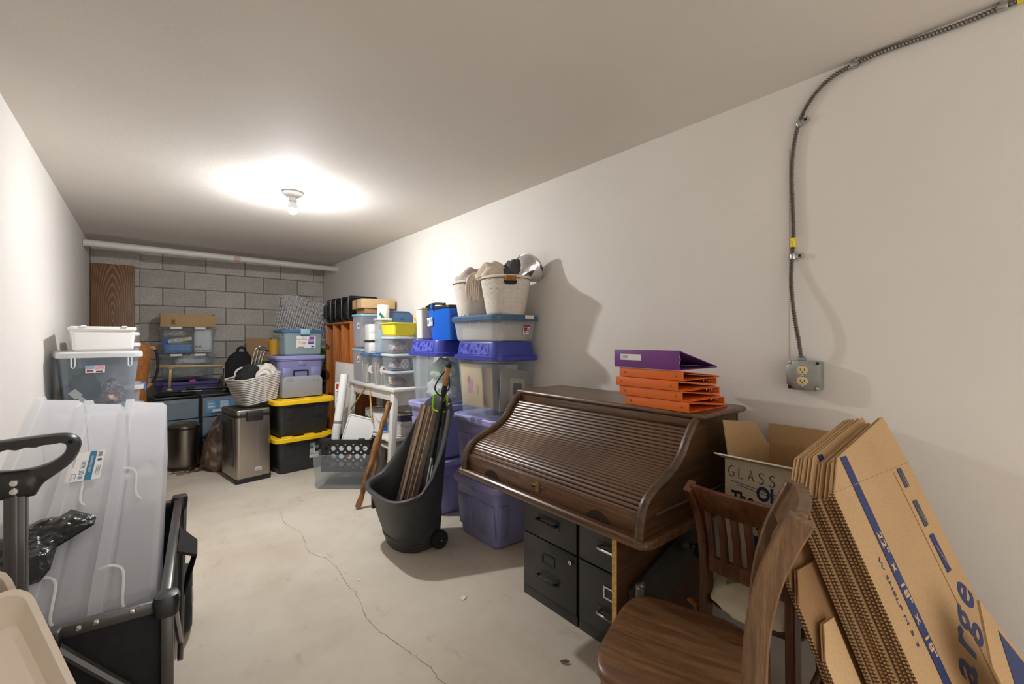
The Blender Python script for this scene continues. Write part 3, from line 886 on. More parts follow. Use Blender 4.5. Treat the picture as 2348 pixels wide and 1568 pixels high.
# wicker hamper, cork handled hoop
def wicker(prof, rows, n, amp, el=1.0):
    rings = []
    zs = [p[0] for p in prof]
    for k in range(rows+1):
        z = zs[0]+(zs[-1]-zs[0])*k/rows
        for (z0, r0), (z1, r1) in zip(prof, prof[1:]):
            if z0 <= z <= z1+1e-9: r = r0+(r1-r0)*(z-z0)/max(1e-9, z1-z0)
        rings.append([((r+amp*(1 if (i//2+k) % 2 else -1))*math.cos(2*PI*i/n), (r+amp*(1 if (i//2+k) % 2 else -1))*el*math.sin(2*PI*i/n), z) for i in range(n)])
    return rings
b = B().loft(wicker([(0, .13), (.5, .165), (.85, .17), (1.1, .20), (1.18, .195), (1.22, .15)], 70, 72, .0035), True, True)
single('wicker_hamper', b, WICKERB, 'tall brown wicker hamper standing behind the rear left bins', 'hamper', (-.165, 4.74, 0), ang=80)
hp = [(.0, 5.1, 1.14), (.02, 5.1, 1.157), (.052, 5.1, 1.165), (.079, 5.1, 1.109), (.085, 5.1, .998), (.064, 5.1, .89), (.012, 5.1, .823), (-.035, 5.1, .78), (-.05, 5.1, .35), (-.05, 5.1, .012)]
hs = smooth_path(hp, 8)
hoop = thing('bent_tube', 'bent black tube handle with brown cork grip beside the hamper', 'handle', (-.05, 5.1, 0))
og = Vector((-.05, 5.1, 0)); hs = [p-og for p in hs]
part('tube', B().tube(hs, .011, 10), RUBBER, hoop)
part('cork_grip', B().tube(hs[2:20], .017, 12), CORK, hoop)
part('cork_grip', B().tube(hs[44:52], .017, 12), CORK, hoop)

# panel leaning on the block pier
single('wood_board', B().box(0, .345, -.009, .009, 0, 2.03), FAUX, 'tall printed wood grain board standing against the block pier', 'board', (-.437, 6.274, .003), bev=.003)

# ------------------------------------------------------------------ drawer units
FRAMEB = BLACKPL2
def drawer_unit(label, loc, rz):
    t = thing('drawer_unit', label, 'drawers', loc, rz, 'black framed drawer towers by the back wall')
    w, d, h = .366, .38, .672
    b = B().box(-w/2, w/2, -d/2, d/2, h-.02, h).box(-w/2, w/2, -d/2, d/2, 0, .02)
    part('top', B().box(-w/2, w/2, -d/2, d/2, h-.022, h), FRAMEB, t, bev=.005)
    part('base', B().box(-w/2, w/2, -d/2, d/2, .0, .03), FRAMEB, t, bev=.005)
    for s in (-1, 1): part('side', B().box(s*w/2-s*.012, s*w/2, -d/2+.004, d/2, .03, h-.022), FRAMEB, t)
    part('back', B().box(-w/2+.012, w/2-.012, d/2-.01, d/2, .03, h-.022), FRAMEB, t)
    for k in range(3):
        z0 = .036+k*.206; z1 = z0+.196
        if k < 2: part('shelf_rail', B().box(-w/2+.012, w/2-.012, -d/2+.006, d/2-.01, z1+.001, z1+.008), FRAMEB, t)
        x = w/2-.015
        b = B().loft([[(-x, -d/2-.004, z0), (x, -d/2-.004, z0), (x, d/2-.02, z0), (-x, d/2-.02, z0)], [(-x, -d/2-.012, z1), (x, -d/2-.012, z1), (x, d/2-.02, z1), (-x, d/2-.02, z1)],
                      [(-x+.004, -d/2-.008, z1), (x-.004, -d/2-.008, z1), (x-.004, d/2-.024, z1), (-x+.004, d/2-.024, z1)], [(-x+.004, -d/2, z0+.004), (x-.004, -d/2, z0+.004), (x-.004, d/2-.024, z0+.004), (-x+.004, d/2-.024, z0+.004)]])
        dr = part('drawer', b, SMOKE, t)
        part('handle', B().tube(smooth_path([(-.075, -d/2-.01, z1-.055), (-.07, -d/2-.02, z1-.035), (-.05, -d/2-.024, z1-.028), (.05, -d/2-.024, z1-.028), (.07, -d/2-.02, z1-.035), (.075, -d/2-.01, z1-.055)], 4), .005, 8), FROST, dr)
    return t
DA = R(8); ux, uy = math.cos(DA), math.sin(DA)
dc = lambda k: (.43+ux*k-uy*.19*-1*-1, 5.5+uy*k+ux*.19, 0)
du1 = drawer_unit('black framed drawer tower with three smoky drawers behind the round bin', (.43-ux*.187-uy*.19, 5.5-uy*.187+ux*.19, 0), DA)
du2 = drawer_unit('black framed drawer tower with a blue pictured top drawer', (.43+ux*.187-uy*.19, 5.5+uy*.187+ux*.19, 0), DA)
st = sticker(du2, face((-.01, -.208, .545)), .26, .13, pm('blue_print', c(96, 150, 196), .5, var=.1), [(-.085, .02, .07, .09, LTBLUE_INK), (.03, .02, .075, .07, pm('pale_blue_print', c(186, 206, 222), .6)), (-.02, -.04, .11, .022, WHITE_PAPER), (.05, -.035, .06, .03, pm('cream_print', c(210, 200, 190), .6)), ('DRL', -.085, .03, .03, WHITE_PAPER), (-.085, .0, .06, .012, WHITE_PAPER)], 'picture_label')
single('folded_bag', blob(.17, .13, .03, 2, .25, 3), BLACKFAB, 'flat black cloth bag on top of the left drawer tower', 'bag', (.235, 5.60, .675), DA)
b = B().tube(smooth_path([(0, 0, .01), (.03, .01, .02), (.05, -.01, .012), (.08, .0, .018), (.10, .012, .01), (.07, .02, .01), (.03, .025, .008)], 6), .005, 6)
single('twine_loop', b, POTTERY, 'tan twine loop on the front of the drawer tower top', 'twine', (.13, 5.53, .698), .2)

# champagne coloured rail on two legs
rl = thing('metal_rail', 'champagne coloured metal rail on two square legs on the drawer towers', 'rail', (.42, 5.68, .70))
part('bar', B().box(-.36, .37, -.012, .012, .245, .268), GOLDMET, rl, bev=.002)
for x in (-.235, .24):
    part('leg', B().box(x-.012, x+.012, -.010, .010, .02, .25), GOLDMET, rl, bev=.002)
    part('foot', B().box(x-.024, x+.024, -.022, .022, -.012, .03), GOLDMET, rl, bev=.003)
    part('bracket', B().box(x-.03, x+.03, -.014, .014, .228, .246), BRASS, rl, bev=.002)
rl.rotation_euler = (0, R(2.2), R(3))
# telescopic poles
pl_ = thing('telescopic_pole', 'thick black telescopic pole lying on the drawer towers', 'pole', (.47, 5.57, .735), rot=(0, R(1.5), R(3)))
part('tube', B().tube([(-.1, 0, 0), (.32, 0, 0)], .016, 12), BLACKPL2, pl_)
part('end_cap', B().tube([(-.15, 0, 0), (-.09, 0, 0)], .022, 12), RUBBER, pl_)
pl2 = thing('telescopic_pole', 'thin dark pole with silver tip lying on the drawer towers', 'pole', (.25, 5.52, .722), rot=(0, R(2), R(2)))
part('tube', B().tube([(-.14, 0, 0), (.02, 0, 0)], .011, 10), BLACKPL2, pl2)
part('silver_section', B().tube([(.02, 0, 0), (.2, 0, 0)], .006, 10), SILVER, pl2)
part('ferrule', B().tube([(.0, 0, 0), (.025, 0, 0)], .013, 10), RUBBER, pl2)

# purple tote, two clear bins and a carton by the back wall
tub('storage_tote', 'dark purple tote standing on the floor by the block wall', 'storage bin', (.36, 6.16, 0), 0, .56, .38, .36, DKPURPLE, DKPURPLE)
tub('storage_tote', 'dark purple tote under the two clear bins by the block wall', 'storage bin', (.36, 6.16, .39), 0, .56, .38, .37, DKPURPLE, DKPURPLE)
c1 = tub('clear_bin', 'lower clear bin of white laundry bags by the block wall', 'storage bin', (.365, 6.16, .795), 0, .49, .35, .275, CLEAR, CLEAR2, r=.03, taper=.90, lidh=.012, lip=.008, over=.004)
c2 = tub('clear_bin', 'upper clear bin with blue box and padded bag by the block wall', 'storage bin', (.365, 6.16, 1.087), 0, .50, .35, .275, CLEAR, CLEAR2, r=.03, taper=.90, lidh=.012, lip=.008, over=.004)
for t_ in (c1, c2):
    for x in (-.11, .10): part('lid_clip', B().box(x-.05, x+.05, -.006, .006, -.012, .012), WHITE_PL, t_, bev=.002, loc=(0, -.19, .275))
single('plastic_bag', blob(.16, .11, .09, 9, .3, 4), pm('white_bag_film', c(214, 214, 214), .3, bump=.4, bs_=25, bdist=.01), 'white plastic bag at the top of the lower clear bin', 'bag', (.40, 6.14, .95))
single('grey_cloth', blob(.19, .13, .12, 12, .2, 4), pm('warm_grey_cloth', c(146, 140, 132), .9), 'warm grey cloth in the bottom of the lower clear bin', 'cloth', (.37, 6.16, .803))
BLUEBOX = pm('printed_blue_carton', c(44, 122, 190), .5, var=.06)
bx = thing('blue_carton', 'blue printed carton inside the upper clear bin', 'box', (.285, 6.06, 1.098))
part('carton', B().box(-.125, .11, 0, .09, 0, .088), BLUEBOX, bx, bev=.002)
for k in range(8): part('printed_dot', rect(.008, .008), WHITE_PAPER, bx).matrix_local = face((-.075+k*.022, -.001, .07))
for k in range(8): part('printed_dot', rect(.010, .022), LTBLUE_INK, bx).matrix_local = face((-.075+k*.022, -.001, .04))
bx2 = thing('list_strip', 'white paper strip with List lettering in the upper clear bin', 'paper', (.29, 6.045, 1.235), rot=(0, R(-9), 0))
part('strip', B().box(-.105, .105, -.001, .001, -.018, .018), WHITE_PAPER, bx2)
text('lettering', 'List', .028, INK, bx2, face((-.07, -.0016, 0)))
part('highlight', rect(.05, .03), YELLOW_INK, bx2).matrix_local = face((.05, -.0014, 0))
text('lettering', 'ART 16', .022, INK, bx2, face((.005, -.0026, 0)))
pb = thing('padded_bag', 'white bubble padded bag with black lettering in the upper clear bin', 'bag', (.50, 6.07, 1.098))
part('bag', B().loft([rr(.16, .09, .02, 0), rr(.172, .10, .03, .08), rr(.17, .10, .03, .2), rr(.15, .07, .02, .255)]), pm('bubble_white', c(222, 222, 220), .4, bump=.5, bs_=60, bdist=.01), pb)
text('lettering', 'eat', .05, INK, pb, face((-.045, -.0515, .066)))
text('lettering', 'perience', .042, INK, pb, face((.0, -.0515, .022)))
single('mesh_bundle', blob(.10, .08, .07, 15, .25, 3), CREAMFAB, 'tan mesh bundle in the upper clear bin', 'bundle', (.25, 6.2, 1.27))
single('blue_bottle', B().lathe([(.03, 0), (.04, .02), (.038, .12), (.02, .15), (.014, .16)], 20), CYANBLUE, 'blue bottle at the left of the upper clear bin', 'bottle', (.175, 6.16, 1.098))
BROWNPRINT = pm('faint_brown_print', c(130, 92, 60), .7)
kb = thing('cardboard_box', 'brown cardboard box on top of the upper clear bin', 'box', (.365, 6.13, 1.376))
part('carton', B().box(-.245, .245, -.13, .13, 0, .145), CARD, kb, bev=.002)
part('tape', rect(.02, .006), INK, kb).matrix_local = face((.225, -.131, .138))
for (x, z, w_, h_) in ((-.135, .095, .036, .0015), (-.135, .02, .036, .0015), (-.152, .058, .0015, .076), (-.118, .058, .0015, .076), (-.135, .05, .03, .05)):
    part('printed_mark', rect(w_, h_), BROWNPRINT, kb).matrix_local = face((x, -.131, z))
# hot-pink tag on the purple tote
single('ribbon_bow', blob(.035, .01, .025, 4, .4, 3), pm('hot_pink_ribbon', c(214, 34, 190), .5), 'hot pink ribbon scrap on the dark purple tote', 'ribbon', (.40, 5.968, .762))
# ------------------------------------------------------------------ stainless bins and things between the back towers
rb = thing('round_bin', 'small round stainless pedal bin in front of the drawer towers', 'bin', (.285, 5.31, 0), R(20))
part('base', B().lathe([(.10, 0), (.132, .002), (.134, .03), (.128, .034)], 36), BLACKPL2, rb)
part('body', B().lathe([(.127, .03), (.127, .385), (.12, .388)], 36), DSTEEL, rb)
part('lid', B().lathe([(.129, .385), (.132, .392), (.130, .412), (.10, .434), (.05, .447), (.001, .45)], 36), DSTEEL, rb)
part('lid_ring', B().lathe([(.130, .380), (.1335, .384), (.1335, .394), (.130, .398)], 36, cap0=False, cap1=False), BLACKPL2, rb)
part('pedal', B().box(-.03, .03, -.18, -.11, .012, .026), BLACKPL2, rb, bev=.004)

tr = thing('step_bin', 'tall rectangular brushed steel pedal bin with black front latch', 'bin', (.592, 4.40, 0), R(9))
w, d = .285, .40
ring = lambda w, d, r, z: rr(w, d, r, z, 5, .285/2, .40/2)
part('base', B().loft([ring(w+.006, d+.006, .03, 0), ring(w+.008, d+.008, .03, .035), ring(w, d, .03, .042)]), BLACKPL2, tr)
part('body', B().loft([ring(w, d, .032, .04), ring(w, d, .032, .575)]), STEEL, tr)
part('collar', B().loft([ring(w+.004, d+.004, .033, .565), ring(w+.004, d+.004, .033, .59)], True, True), BLACKPL2, tr)
part('lid', B().loft([ring(w+.006, d+.006, .034, .588), ring(w+.008, d+.008, .034, .615), ring(w-.006, d-.006, .03, .628), ring(w-.03, d-.03, .03, .632)]), DSTEEL, tr)
part('latch_cover', B().loft([rr(.125, .03, .012, .53, 4, .145, -.004), rr(.135, .034, .014, .545, 4, .145, -.006), rr(.135, .034, .014, .60, 4, .145, -.006), rr(.125, .028, .012, .618, 4, .145, 0)]), BLACKPL2, tr)
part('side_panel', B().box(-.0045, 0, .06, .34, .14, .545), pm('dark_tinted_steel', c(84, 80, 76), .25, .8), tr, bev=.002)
sticker(tr, face((.175, -.002, .105)), .055, .032, pm('silver_sticker', c(206, 202, 198), .4), [(0, .006, .045, .003, GREY_INK), (0, -.002, .045, .003, GREY_INK), (0, -.009, .03, .003, GREY_INK)])
part('seam_line', B().box(.171, .1725, -.0012, 0, .12, .53), pm('bright_seam', c(200, 192, 182), .3, .9), tr)

bagb = B().loft([rr(.20, .30, .08, 0, 5), rr(.26, .36, .1, .06, 5), rr(.25, .34, .1, .22, 5, .02, .01), rr(.20, .26, .08, .38, 5, .05, .02), rr(.10, .12, .04, .50, 5, .08, .03), rr(.03, .04, .012, .53, 5, .085, .03)])
bagb.v = [(x+.022*noise.noise(Vector((x*14, y*14, z*14)))*min(1, z*20+.1), y+.022*noise.noise(Vector((x*14+5, y*14, z*14))), z) for x, y, z in bagb.v]
single('plastic_sack', bagb, BAGGY, 'clear printed plastic sack of brown contents behind the steel pedal bin', 'bag', (.55, 5.07, .004), .3, ang=80)

# rope basket with its load
rbk = thing('rope_basket', 'pale grey rope basket stuffed with black and white cloths', 'basket', (.795, 4.655, .668), R(24), rot=(0, -R(8.5), R(24)))
for k in range(15):
    t_ = k/14; z = .011+t_*.232
    w_, d_ = .29+.09*t_, .22+.08*t_
    part('rope', B().tube(rr(w_, d_, .05, z, 5), .0066, 6, closed=True), ROPE, rbk)
part('rope_gap_shade', B().loft([rr(.28, .21, .05, .006, 5), rr(.367, .287, .05, .236, 5)], True, False), pm('basket_shadow_liner', c(58, 55, 52), .95), rbk)  # dark sheet added inside; its colour stands in for shade between the ropes
for s in (-1, 1):
    part('rope_seam', B().tube([(0, s*(.116+.04*k/8), .008+.232*k/8) for k in range(9)], .011, 6), ROPE, rbk)
    part('handle', B().tube(smooth_path([(-.075, s*.152, .235), (-.06, s*.156, .285), (0, s*.160, .31), (.06, s*.156, .285), (.075, s*.152, .235)], 6), .0095, 6), ROPE, rbk)
single('black_jacket', blob(.11, .10, .15, 21, .3, 4), BLACKFAB, 'black quilted cloth stuffed in the left of the rope basket', 'cloth', (.735, 4.64, .80), ang=70)
single('grey_glove', blob(.10, .06, .07, 25, .35, 3), GREYFAB, 'grey and black cloth in the middle of the rope basket', 'cloth', (.83, 4.74, .925))
single('white_fleece', blob(.095, .095, .115, 23, .2, 4), WHITEFAB, 'white fleece bundle bulging over the right of the rope basket', 'cloth', (.87, 4.70, .862), ang=80)
single('white_fleece', blob(.05, .04, .06, 29, .1, 3), WHITEFAB, 'small white fleece lump behind the handle of the rope basket', 'cloth', (.82, 4.59, .868))
bp = thing('backpack', 'black backpack standing on the right drawer tower', 'backpack', (.79, 5.72, .675), R(8))
pb_ = B().loft([rr(.24, .15, .05, 0, 5), rr(.27, .18, .06, .06, 5), rr(.27, .18, .06, .26, 5), rr(.20, .14, .05, .38, 5, .02), rr(.12, .08, .03, .425, 5, .03)])
part('body', pb_, BLACKFAB, bp)
part('pocket', B().loft([rr(.2, .05, .02, .03, 4, 0, -.1), rr(.21, .06, .02, .2, 4, 0, -.1), rr(.17, .03, .01, .25, 4, 0, -.09)]), BLACKFAB, bp)
part('grab_handle', B().tube(smooth_path([(.0, 0, .41), (.0, 0, .455), (.035, 0, .475), (.07, 0, .455), (.07, 0, .40)], 5), .014, 8), BLACKFAB, bp)
lg = thing('folded_stand', 'bundle of folded silver tube legs standing behind the rope basket', 'stand', (.80, 5.42, 0), 0)
for k, (x, top) in enumerate(((0, 1.145), (.035, 1.165), (.07, 1.13), (.10, 1.12))):
    part('tube', B().tube(smooth_path([(x-.16, 0, .01), (x+.07, .0, .96), (x+.11, .0, top-.02), (x+.135, .0, top-.004), (x+.19, .02, top-.02)], 6), .009, 8), SILVER, lg, loc=(0, k*.02, 0))

single('storage_crate', B().loft([rr(.30, .28, .02, 0), rr(.31, .29, .02, .965)]), DKGREEN, 'dark green tall crate standing at the block wall', 'crate', (1.10, 6.24, 0))
cbx = thing('cardboard_box', 'brown cardboard box on the dark green crate by the block wall', 'box', (1.09, 6.24, .968), R(-18))
part('carton', B().box(-.125, .125, -.10, .10, 0, .285), CARD, cbx, bev=.003)
for k in range(9): part('printed_stripe', rect(.008, .045), INK, cbx).matrix_local = face((-.1255, .08-.018*k, .05), '-x')

# ------------------------------------------------------------------ yellow lidded totes and what stands on them
def ytote(label, loc, rz):
    t = tub('lidded_tote', label, 'storage bin', loc, rz, .50, .72, .315, BLACKPL, None, r=.045, taper=.86, lip=.012, liph=.02, group='black totes with yellow lids')
    W2, D2 = .556, .776
    part('lid', B().loft([rr(W2-.008, D2-.008, .06, .298), rr(W2, D2, .06, .302), rr(W2, D2, .06, .333), rr(W2-.012, D2-.012, .055, .340), rr(W2-.05, D2-.05, .045, .340), rr(W2-.06, D2-.06, .045, .330)]), YELLOW, t)
    for x in (-.17, .03, .2):
        part('lid_tab', B().box(x-.045, x+.045, -D2/2+.003, -D2/2+.05, .338, .352), YELLOW, t, bev=.004)
    for x in (-.13, .13):
        q = [[(x-.05, -.2405, .30), (x+.05, -.2405, .30), (x+.05, -.25, .30), (x-.05, -.25, .30)]]
        M_ = on_face(t, 'f', x, .22, .0)
        o = part('grip_panel', B().loft([rr(.085, .12, .012, 0), rr(.08, .115, .012, .004)]), BLACKPL, t, bev=.001)
        o.matrix_local = M_
    return t
y0 = (1.185, 4.49, 0); ya = R(6)
uy_ = Vector((math.cos(ya), math.sin(ya), 0)); vy_ = Vector((-math.sin(ya), math.cos(ya), 0))
yc = Vector((1.16, 4.47, 0)) + vy_*.33
yt1 = ytote('black tote with yellow lid on the floor, printed label on front', yc, ya)
yt2 = ytote('black tote with yellow lid on top of the other, under the grey case', yc+Vector((0, 0, .342)), ya)
sticker(yt1, on_face(yt1, 'f', .085, .185), .085, .15, WHITE_PAPER, [(0, .06, .085, .03, pm('grey_green_print', c(120, 150, 120), .6)), (-.025, .03, .034, .026, TEAL_INK), (.018, .03, .04, .024, GREY_INK), (.02, .0, .03, .022, INK), (-.02, -.01, .036, .05, pm('pale_grey_print', c(196, 196, 192), .6)), (0, -.038, .08, .004, INK), ('Storage', .0, .06, .016, WHITE_PAPER), (.012, .0, .014, .014, WHITE_PAPER)])
lz = .342+.341
gc = thing('tool_case', 'grey plastic tool case standing on the upper yellow lid', 'case', (1.185, 4.66, lz), R(7))
part('shell', B().loft([rr(.37, .05, .012, .0, 4), rr(.385, .052, .014, .004, 4), rr(.385, .052, .014, .165, 4), rr(.34, .05, .014, .195, 4), rr(.335, .046, .012, .198, 4)]), GREYCASE, gc, bev=0)
part('shell', B().loft([rr(.37, .05, .012, .0, 4, 0, .054), rr(.385, .052, .014, .004, 4, 0, .054), rr(.385, .052, .014, .165, 4, 0, .054), rr(.34, .05, .014, .195, 4, 0, .054), rr(.335, .046, .012, .198, 4, 0, .054)]), GREYCASE, gc)
for s in (-1, 1): part('latch', B().box(s*.125-.02, s*.125+.02, -.03, .02, .15, .2), GREYCASE, gc, bev=.003)
part('handle', B().tube(smooth_path([(-.065, .027, .195), (-.066, .027, .235), (-.055, .027, .25), (.055, .027, .25), (.066, .027, .235), (.065, .027, .195)], 5), .0085, 8), RUBBER, gc)

def rubber_tote(name, label, loc, rz, w, d, h, mat=PURPLE, lid=LAVENDER, group=None):
    k = .84
    ribs = [('f', -w*.30, w*.22, .06, h*.72, .007), ('f', w*.30, w*.22, .06, h*.72, .007), ('l', -d*.26, d*.3, .06, h*.72, .007), ('l', d*.26, d*.3, .06, h*.72, .007), ('f', 0, w*.16, h*.76, h*.90, .006), ('l', 0, d*.2, h*.76, h*.9, .006)]
    return tub(name, label, 'storage bin', loc, rz, w, d, h, mat, lid, lidh=.02, taper=k, r=.05, lip=.014, liph=.03, ribs=ribs, over=.006, group=group)
rubber_tote('storage_tote', 'purple tote on the upper yellow lid behind the grey case', (1.225, 5.03, lz), R(4), .46, .34, .375)
cb = tub('clear_bin', 'clear bin with blue lid and printed label on the purple tote', 'storage bin', (1.25, 5.02, lz+.397), R(4), .385, .29, .245, clear('teal_tinted_plastic', c(206, 226, 228), .45, .3), BLUELID, r=.03, taper=.92, lidh=.016, latch=LTBLUE, latch_faces=('f', 'b'), over=.016)
for s in (-1, 1): part('side_handle', B().box(s*.2-.012, s*.2+.012, -.07, .07, .18, .225), FROST, cb, bev=.004)
sticker(cb, on_face(cb, 'f', .02, .135), .19, .125, WHITE_PAPER, [("Store 'N Go", -.045, .025, .022, pm('plum_ink', c(96, 66, 110), .6)), (.055, .04, .05, .028, pm('violet_print', c(112, 80, 160), .6)), (.05, .012, .06, .03, pm('pink_print', c(216, 130, 170), .6)), (.05, -.012, .06, .026, CYANBLUE), (-.06, -.008, .04, .03, pm('peach_print', c(238, 200, 150), .6)), (-.02, -.015, .03, .02, PINK_INK), (-.05, -.053, .06, .006, INK), (.065, -.05, .03, .012, INK), ('table', -.03, .048, .012, GREY_INK)])
yb = thing('yellow_bucket', 'mustard yellow cup at the left behind the blue lidded clear bin', 'bucket', (1.03, 5.13, lz+.396))
part('cup', B().lathe([(.034, 0), (.04, .002), (.055, .155), (.058, .156), (.058, .162), (.052, .162), (.038, .008)], 24), MUSTARD, yb)

# ------------------------------------------------------------------ wire panels and wire rack
single('moving_carton', B().box(-.17, .19, -.22, .22, 0, 1.225), CARDD, 'tall brown carton in the corner under the white wire grids', 'box', (1.345, 5.86, 0), bev=.003)
def wire_panel(label, w, h, nx, nz, loc, rot):
    t = thing('wire_grid', label, 'wire grid', loc, 0, 'white wire grid panels in the back corner', rot)
    b = B()
    for i in range(1, nx): b.tube([(w*i/nx, 0, 0), (w*i/nx, 0, h)], .0038, 5)
    for k in range(1, nz): b.tube([(0, .004, h*k/nz), (w, .004, h*k/nz)], .0032, 5)
    part('wires', b, WIREW, t, kind='stuff')
    part('rim', B().tube(smooth_path([(0, 0, 0), (w, 0, 0), (w, 0, h), (0, 0, h)], 1, True), .005, 6, closed=True), WIREW, t)
    return t
lab = ['white wire grid panel, frontmost of the leaning bunch in the back corner', 'white wire grid panel, second of the leaning bunch', 'white wire grid panel, third of the leaning bunch', 'white wire grid panel, fourth of the leaning bunch', 'white wire grid panel, rearmost of the leaning bunch']
for k in range(5):
    wire_panel(lab[k], .46, .42, 9, 8, (1.24-.016*k, 5.70+.045*k, 1.380-.004*k), (R(-8), R(17-1.2*k), 0))
wire_panel('tall white wire grid panel behind the bunch by the right wall', .46, 1.75, 10, 26, (1.43, 6.30, .005), (R(-2.5), 0, 0))
rk = thing('wire_rack', 'white wire basket rack standing in the far right corner', 'rack', (1.70, 5.78, 0))
for x in (-.17, .17):
    for y in (-.2, .2): part('post', B().tube([(x, y, 0), (x, y, 1.24)], .007, 8), WIREW, rk)
for z in (.14, .40, .65, .885, 1.145):
    b = B()
    for i in range(15):
        x = -.16+.32*i/14
        b.tube([(x, -.2, z+.09), (x, -.2, z), (x, .2, z), (x, .2, z+.09)], .0028, 5)
    for i in range(9): b.tube([(-.165, -.19+.38*i/8, z+.09), (-.165, -.19+.38*i/8, z), (.165, -.19+.38*i/8, z), (.165, -.19+.38*i/8, z+.09)], .0028, 5)
    bk = part('basket_wires', b, WIREW, rk, kind='stuff')
    part('basket_rim', B().tube(rr(.335, .405, .02, z+.09, 3), .0048, 6, closed=True), WIREW, bk)
gb = tub('green_bin', 'green plastic bin in the white wire rack', 'bin', (1.68, 5.76, .892), 0, .26, .33, .235, GREENPL, None, r=.03, lip=.008, taper=.8, ribs=[('f', -.06, .03, .03, .18, .005), ('f', 0, .03, .03, .18, .005), ('f', .06, .03, .03, .18, .005)])
single('black_sack', blob(.11, .14, .13, 33, .3, 4), SHINYBAG, 'crumpled black plastic sack in the wire rack under the green bin', 'bag', (1.69, 5.77, .655))

# ------------------------------------------------------------------ honey wood cubby and black baskets along the right wall
cu = thing('wooden_cubby', 'tall honey coloured wooden cubby with upright dividers by the right wall', 'cubby', (1.60, 4.50, 0))
cw, ch, cdp = .80, 1.425, .29
part('back_board', B().box(cdp-.015, cdp, 0, cw, 0, ch), HONEY, cu)
for k in range(4):
    y = k*cw/3
    y0_, y1_ = (0, .02) if k == 0 else ((cw-.02, cw) if k == 3 else (y-.01, y+.01))
    part('divider', B().box(0, cdp-.015, y0_, y1_, 0, ch-.02), HONEY, cu, bev=.002)
part('top_board', B().box(-.005, cdp, -.005, cw+.005, ch-.02, ch), HONEY, cu, bev=.002)
for k in range(3):
    y0_ = k*cw/3+.02
    part('shelf', B().box(.02, cdp-.015, y0_, y0_+cw/3-.03, .62, .64), HONEY, cu)
    part('bracket', B().prism([(0, 0), (.11, 0), (.10, -.05), (.05, -.12), (0, -.13)], -.004, .004, M=frame((cdp-.12, y0_+.14, ch-.025), (1, 0, 0), (0, 0, 1), (0, -1, 0))), pm('dark_bracket_%d' % k, c(90, 52, 24), .6), cu)

def lattice_basket(label, loc, rot):
    """rectangular basket, mouth along local -y; x right, z up"""
    t = thing('lattice_basket', label, 'basket', loc, 0, 'black lattice baskets nested on the cubby', rot)
    W_, H_, D_ = .31, .245, .27
    part('rim', B().tube([(x, 0, z) for x, z, _ in rr(W_, H_, .03, 0, 5, 0, H_/2)], .0085, 8, closed=True), BLACKPL2, t)
    b = B()
    wi, hi = W_-.03, H_-.03
    for i in range(6):
        y = .03+.235*i/5; b.tube([(x, y, z) for x, z, _ in rr(wi-.06*i/5, hi-.06*i/5, .025, 0, 3, 0, H_/2)], .003, 4, closed=True)
    n_ = 30
    p0 = rr(wi, hi, .025, 0, 7, 0, H_/2); p1 = rr(wi-.06, hi-.06, .025, 0, 7, 0, H_/2)
    for k in range(0, len(p0), 4):
        b.tube([(p0[k][0], .0, p0[k][1]), (p1[k][0], .265, p1[k][1])], .0036, 4)
    for i in range(9):
        x = -wi/2+wi*i/8; b.tube([(x*.76, .265, H_/2-hi/2+.035), (x*.76, .265, H_/2+hi/2-.035)], .004, 4)
    for i in range(7):
        z = H_/2-(hi/2-.03)+(hi-.06)*i/6; b.tube([(-wi/2+.035, .265, z), (wi/2-.035, .265, z)], .004, 4)
    for s in (-1, 1):
        for i in range(6):
            z = H_/2-hi/2+.02+(hi-.04)*i/5
            b.tube([(s*(wi/2+.001), 0, z), (s*(wi/2-.029), .265, H_/2+(z-H_/2)*.75)], .003, 4)
    part('lattice', b, BLACKPL2, t, kind='stuff')
    return t
lb_ = ['black lattice basket on its side, rearmost on the cubby', 'black lattice basket on its side, fourth from the front on the cubby', 'black lattice basket on its side, third from the front on the cubby', 'black lattice basket on its side, second from the front on the cubby', 'black lattice basket on its side, nearest on the cubby with its rim showing']
base = lattice_basket(lb_[4], (1.745, 4.53, 1.437), (0, 0, 0))
for k, y in enumerate((4.72, 4.90, 5.06, 5.20)):
    q = dup(base, (1.741-.001*k, y, 1.437), None, lb_[3-k])
# pale board, roll and carton in front of the cubby
single('canvas_board', B().box(-.16, .16, -.01, .01, 0, 1.0), pm('pale_grey_canvas', c(196, 192, 188), .8), 'pale grey canvas board leaning on the wooden cubby', 'board', (1.535, 4.54, .006), rot=(0, R(3), R(-76)), bev=.002)
wbx = thing('printed_carton', 'narrow white carton with red mark and black lettering by the canvas board', 'box', (1.385, 4.2, 0), R(-35))
part('carton', B().box(-.022, .022, -.03, .03, 0, .84), WHITE_PL, wbx, bev=.002)
text('lettering', 'TOUCH', .036, INK, wbx, frame((-.0, -.031, .70), (0, 0, 1), (-1, 0, 0), (0, -1, 0)))
part('red_mark', rect(.026, .05), RED_INK, wbx).matrix_local = face((.0, -.031, .805))

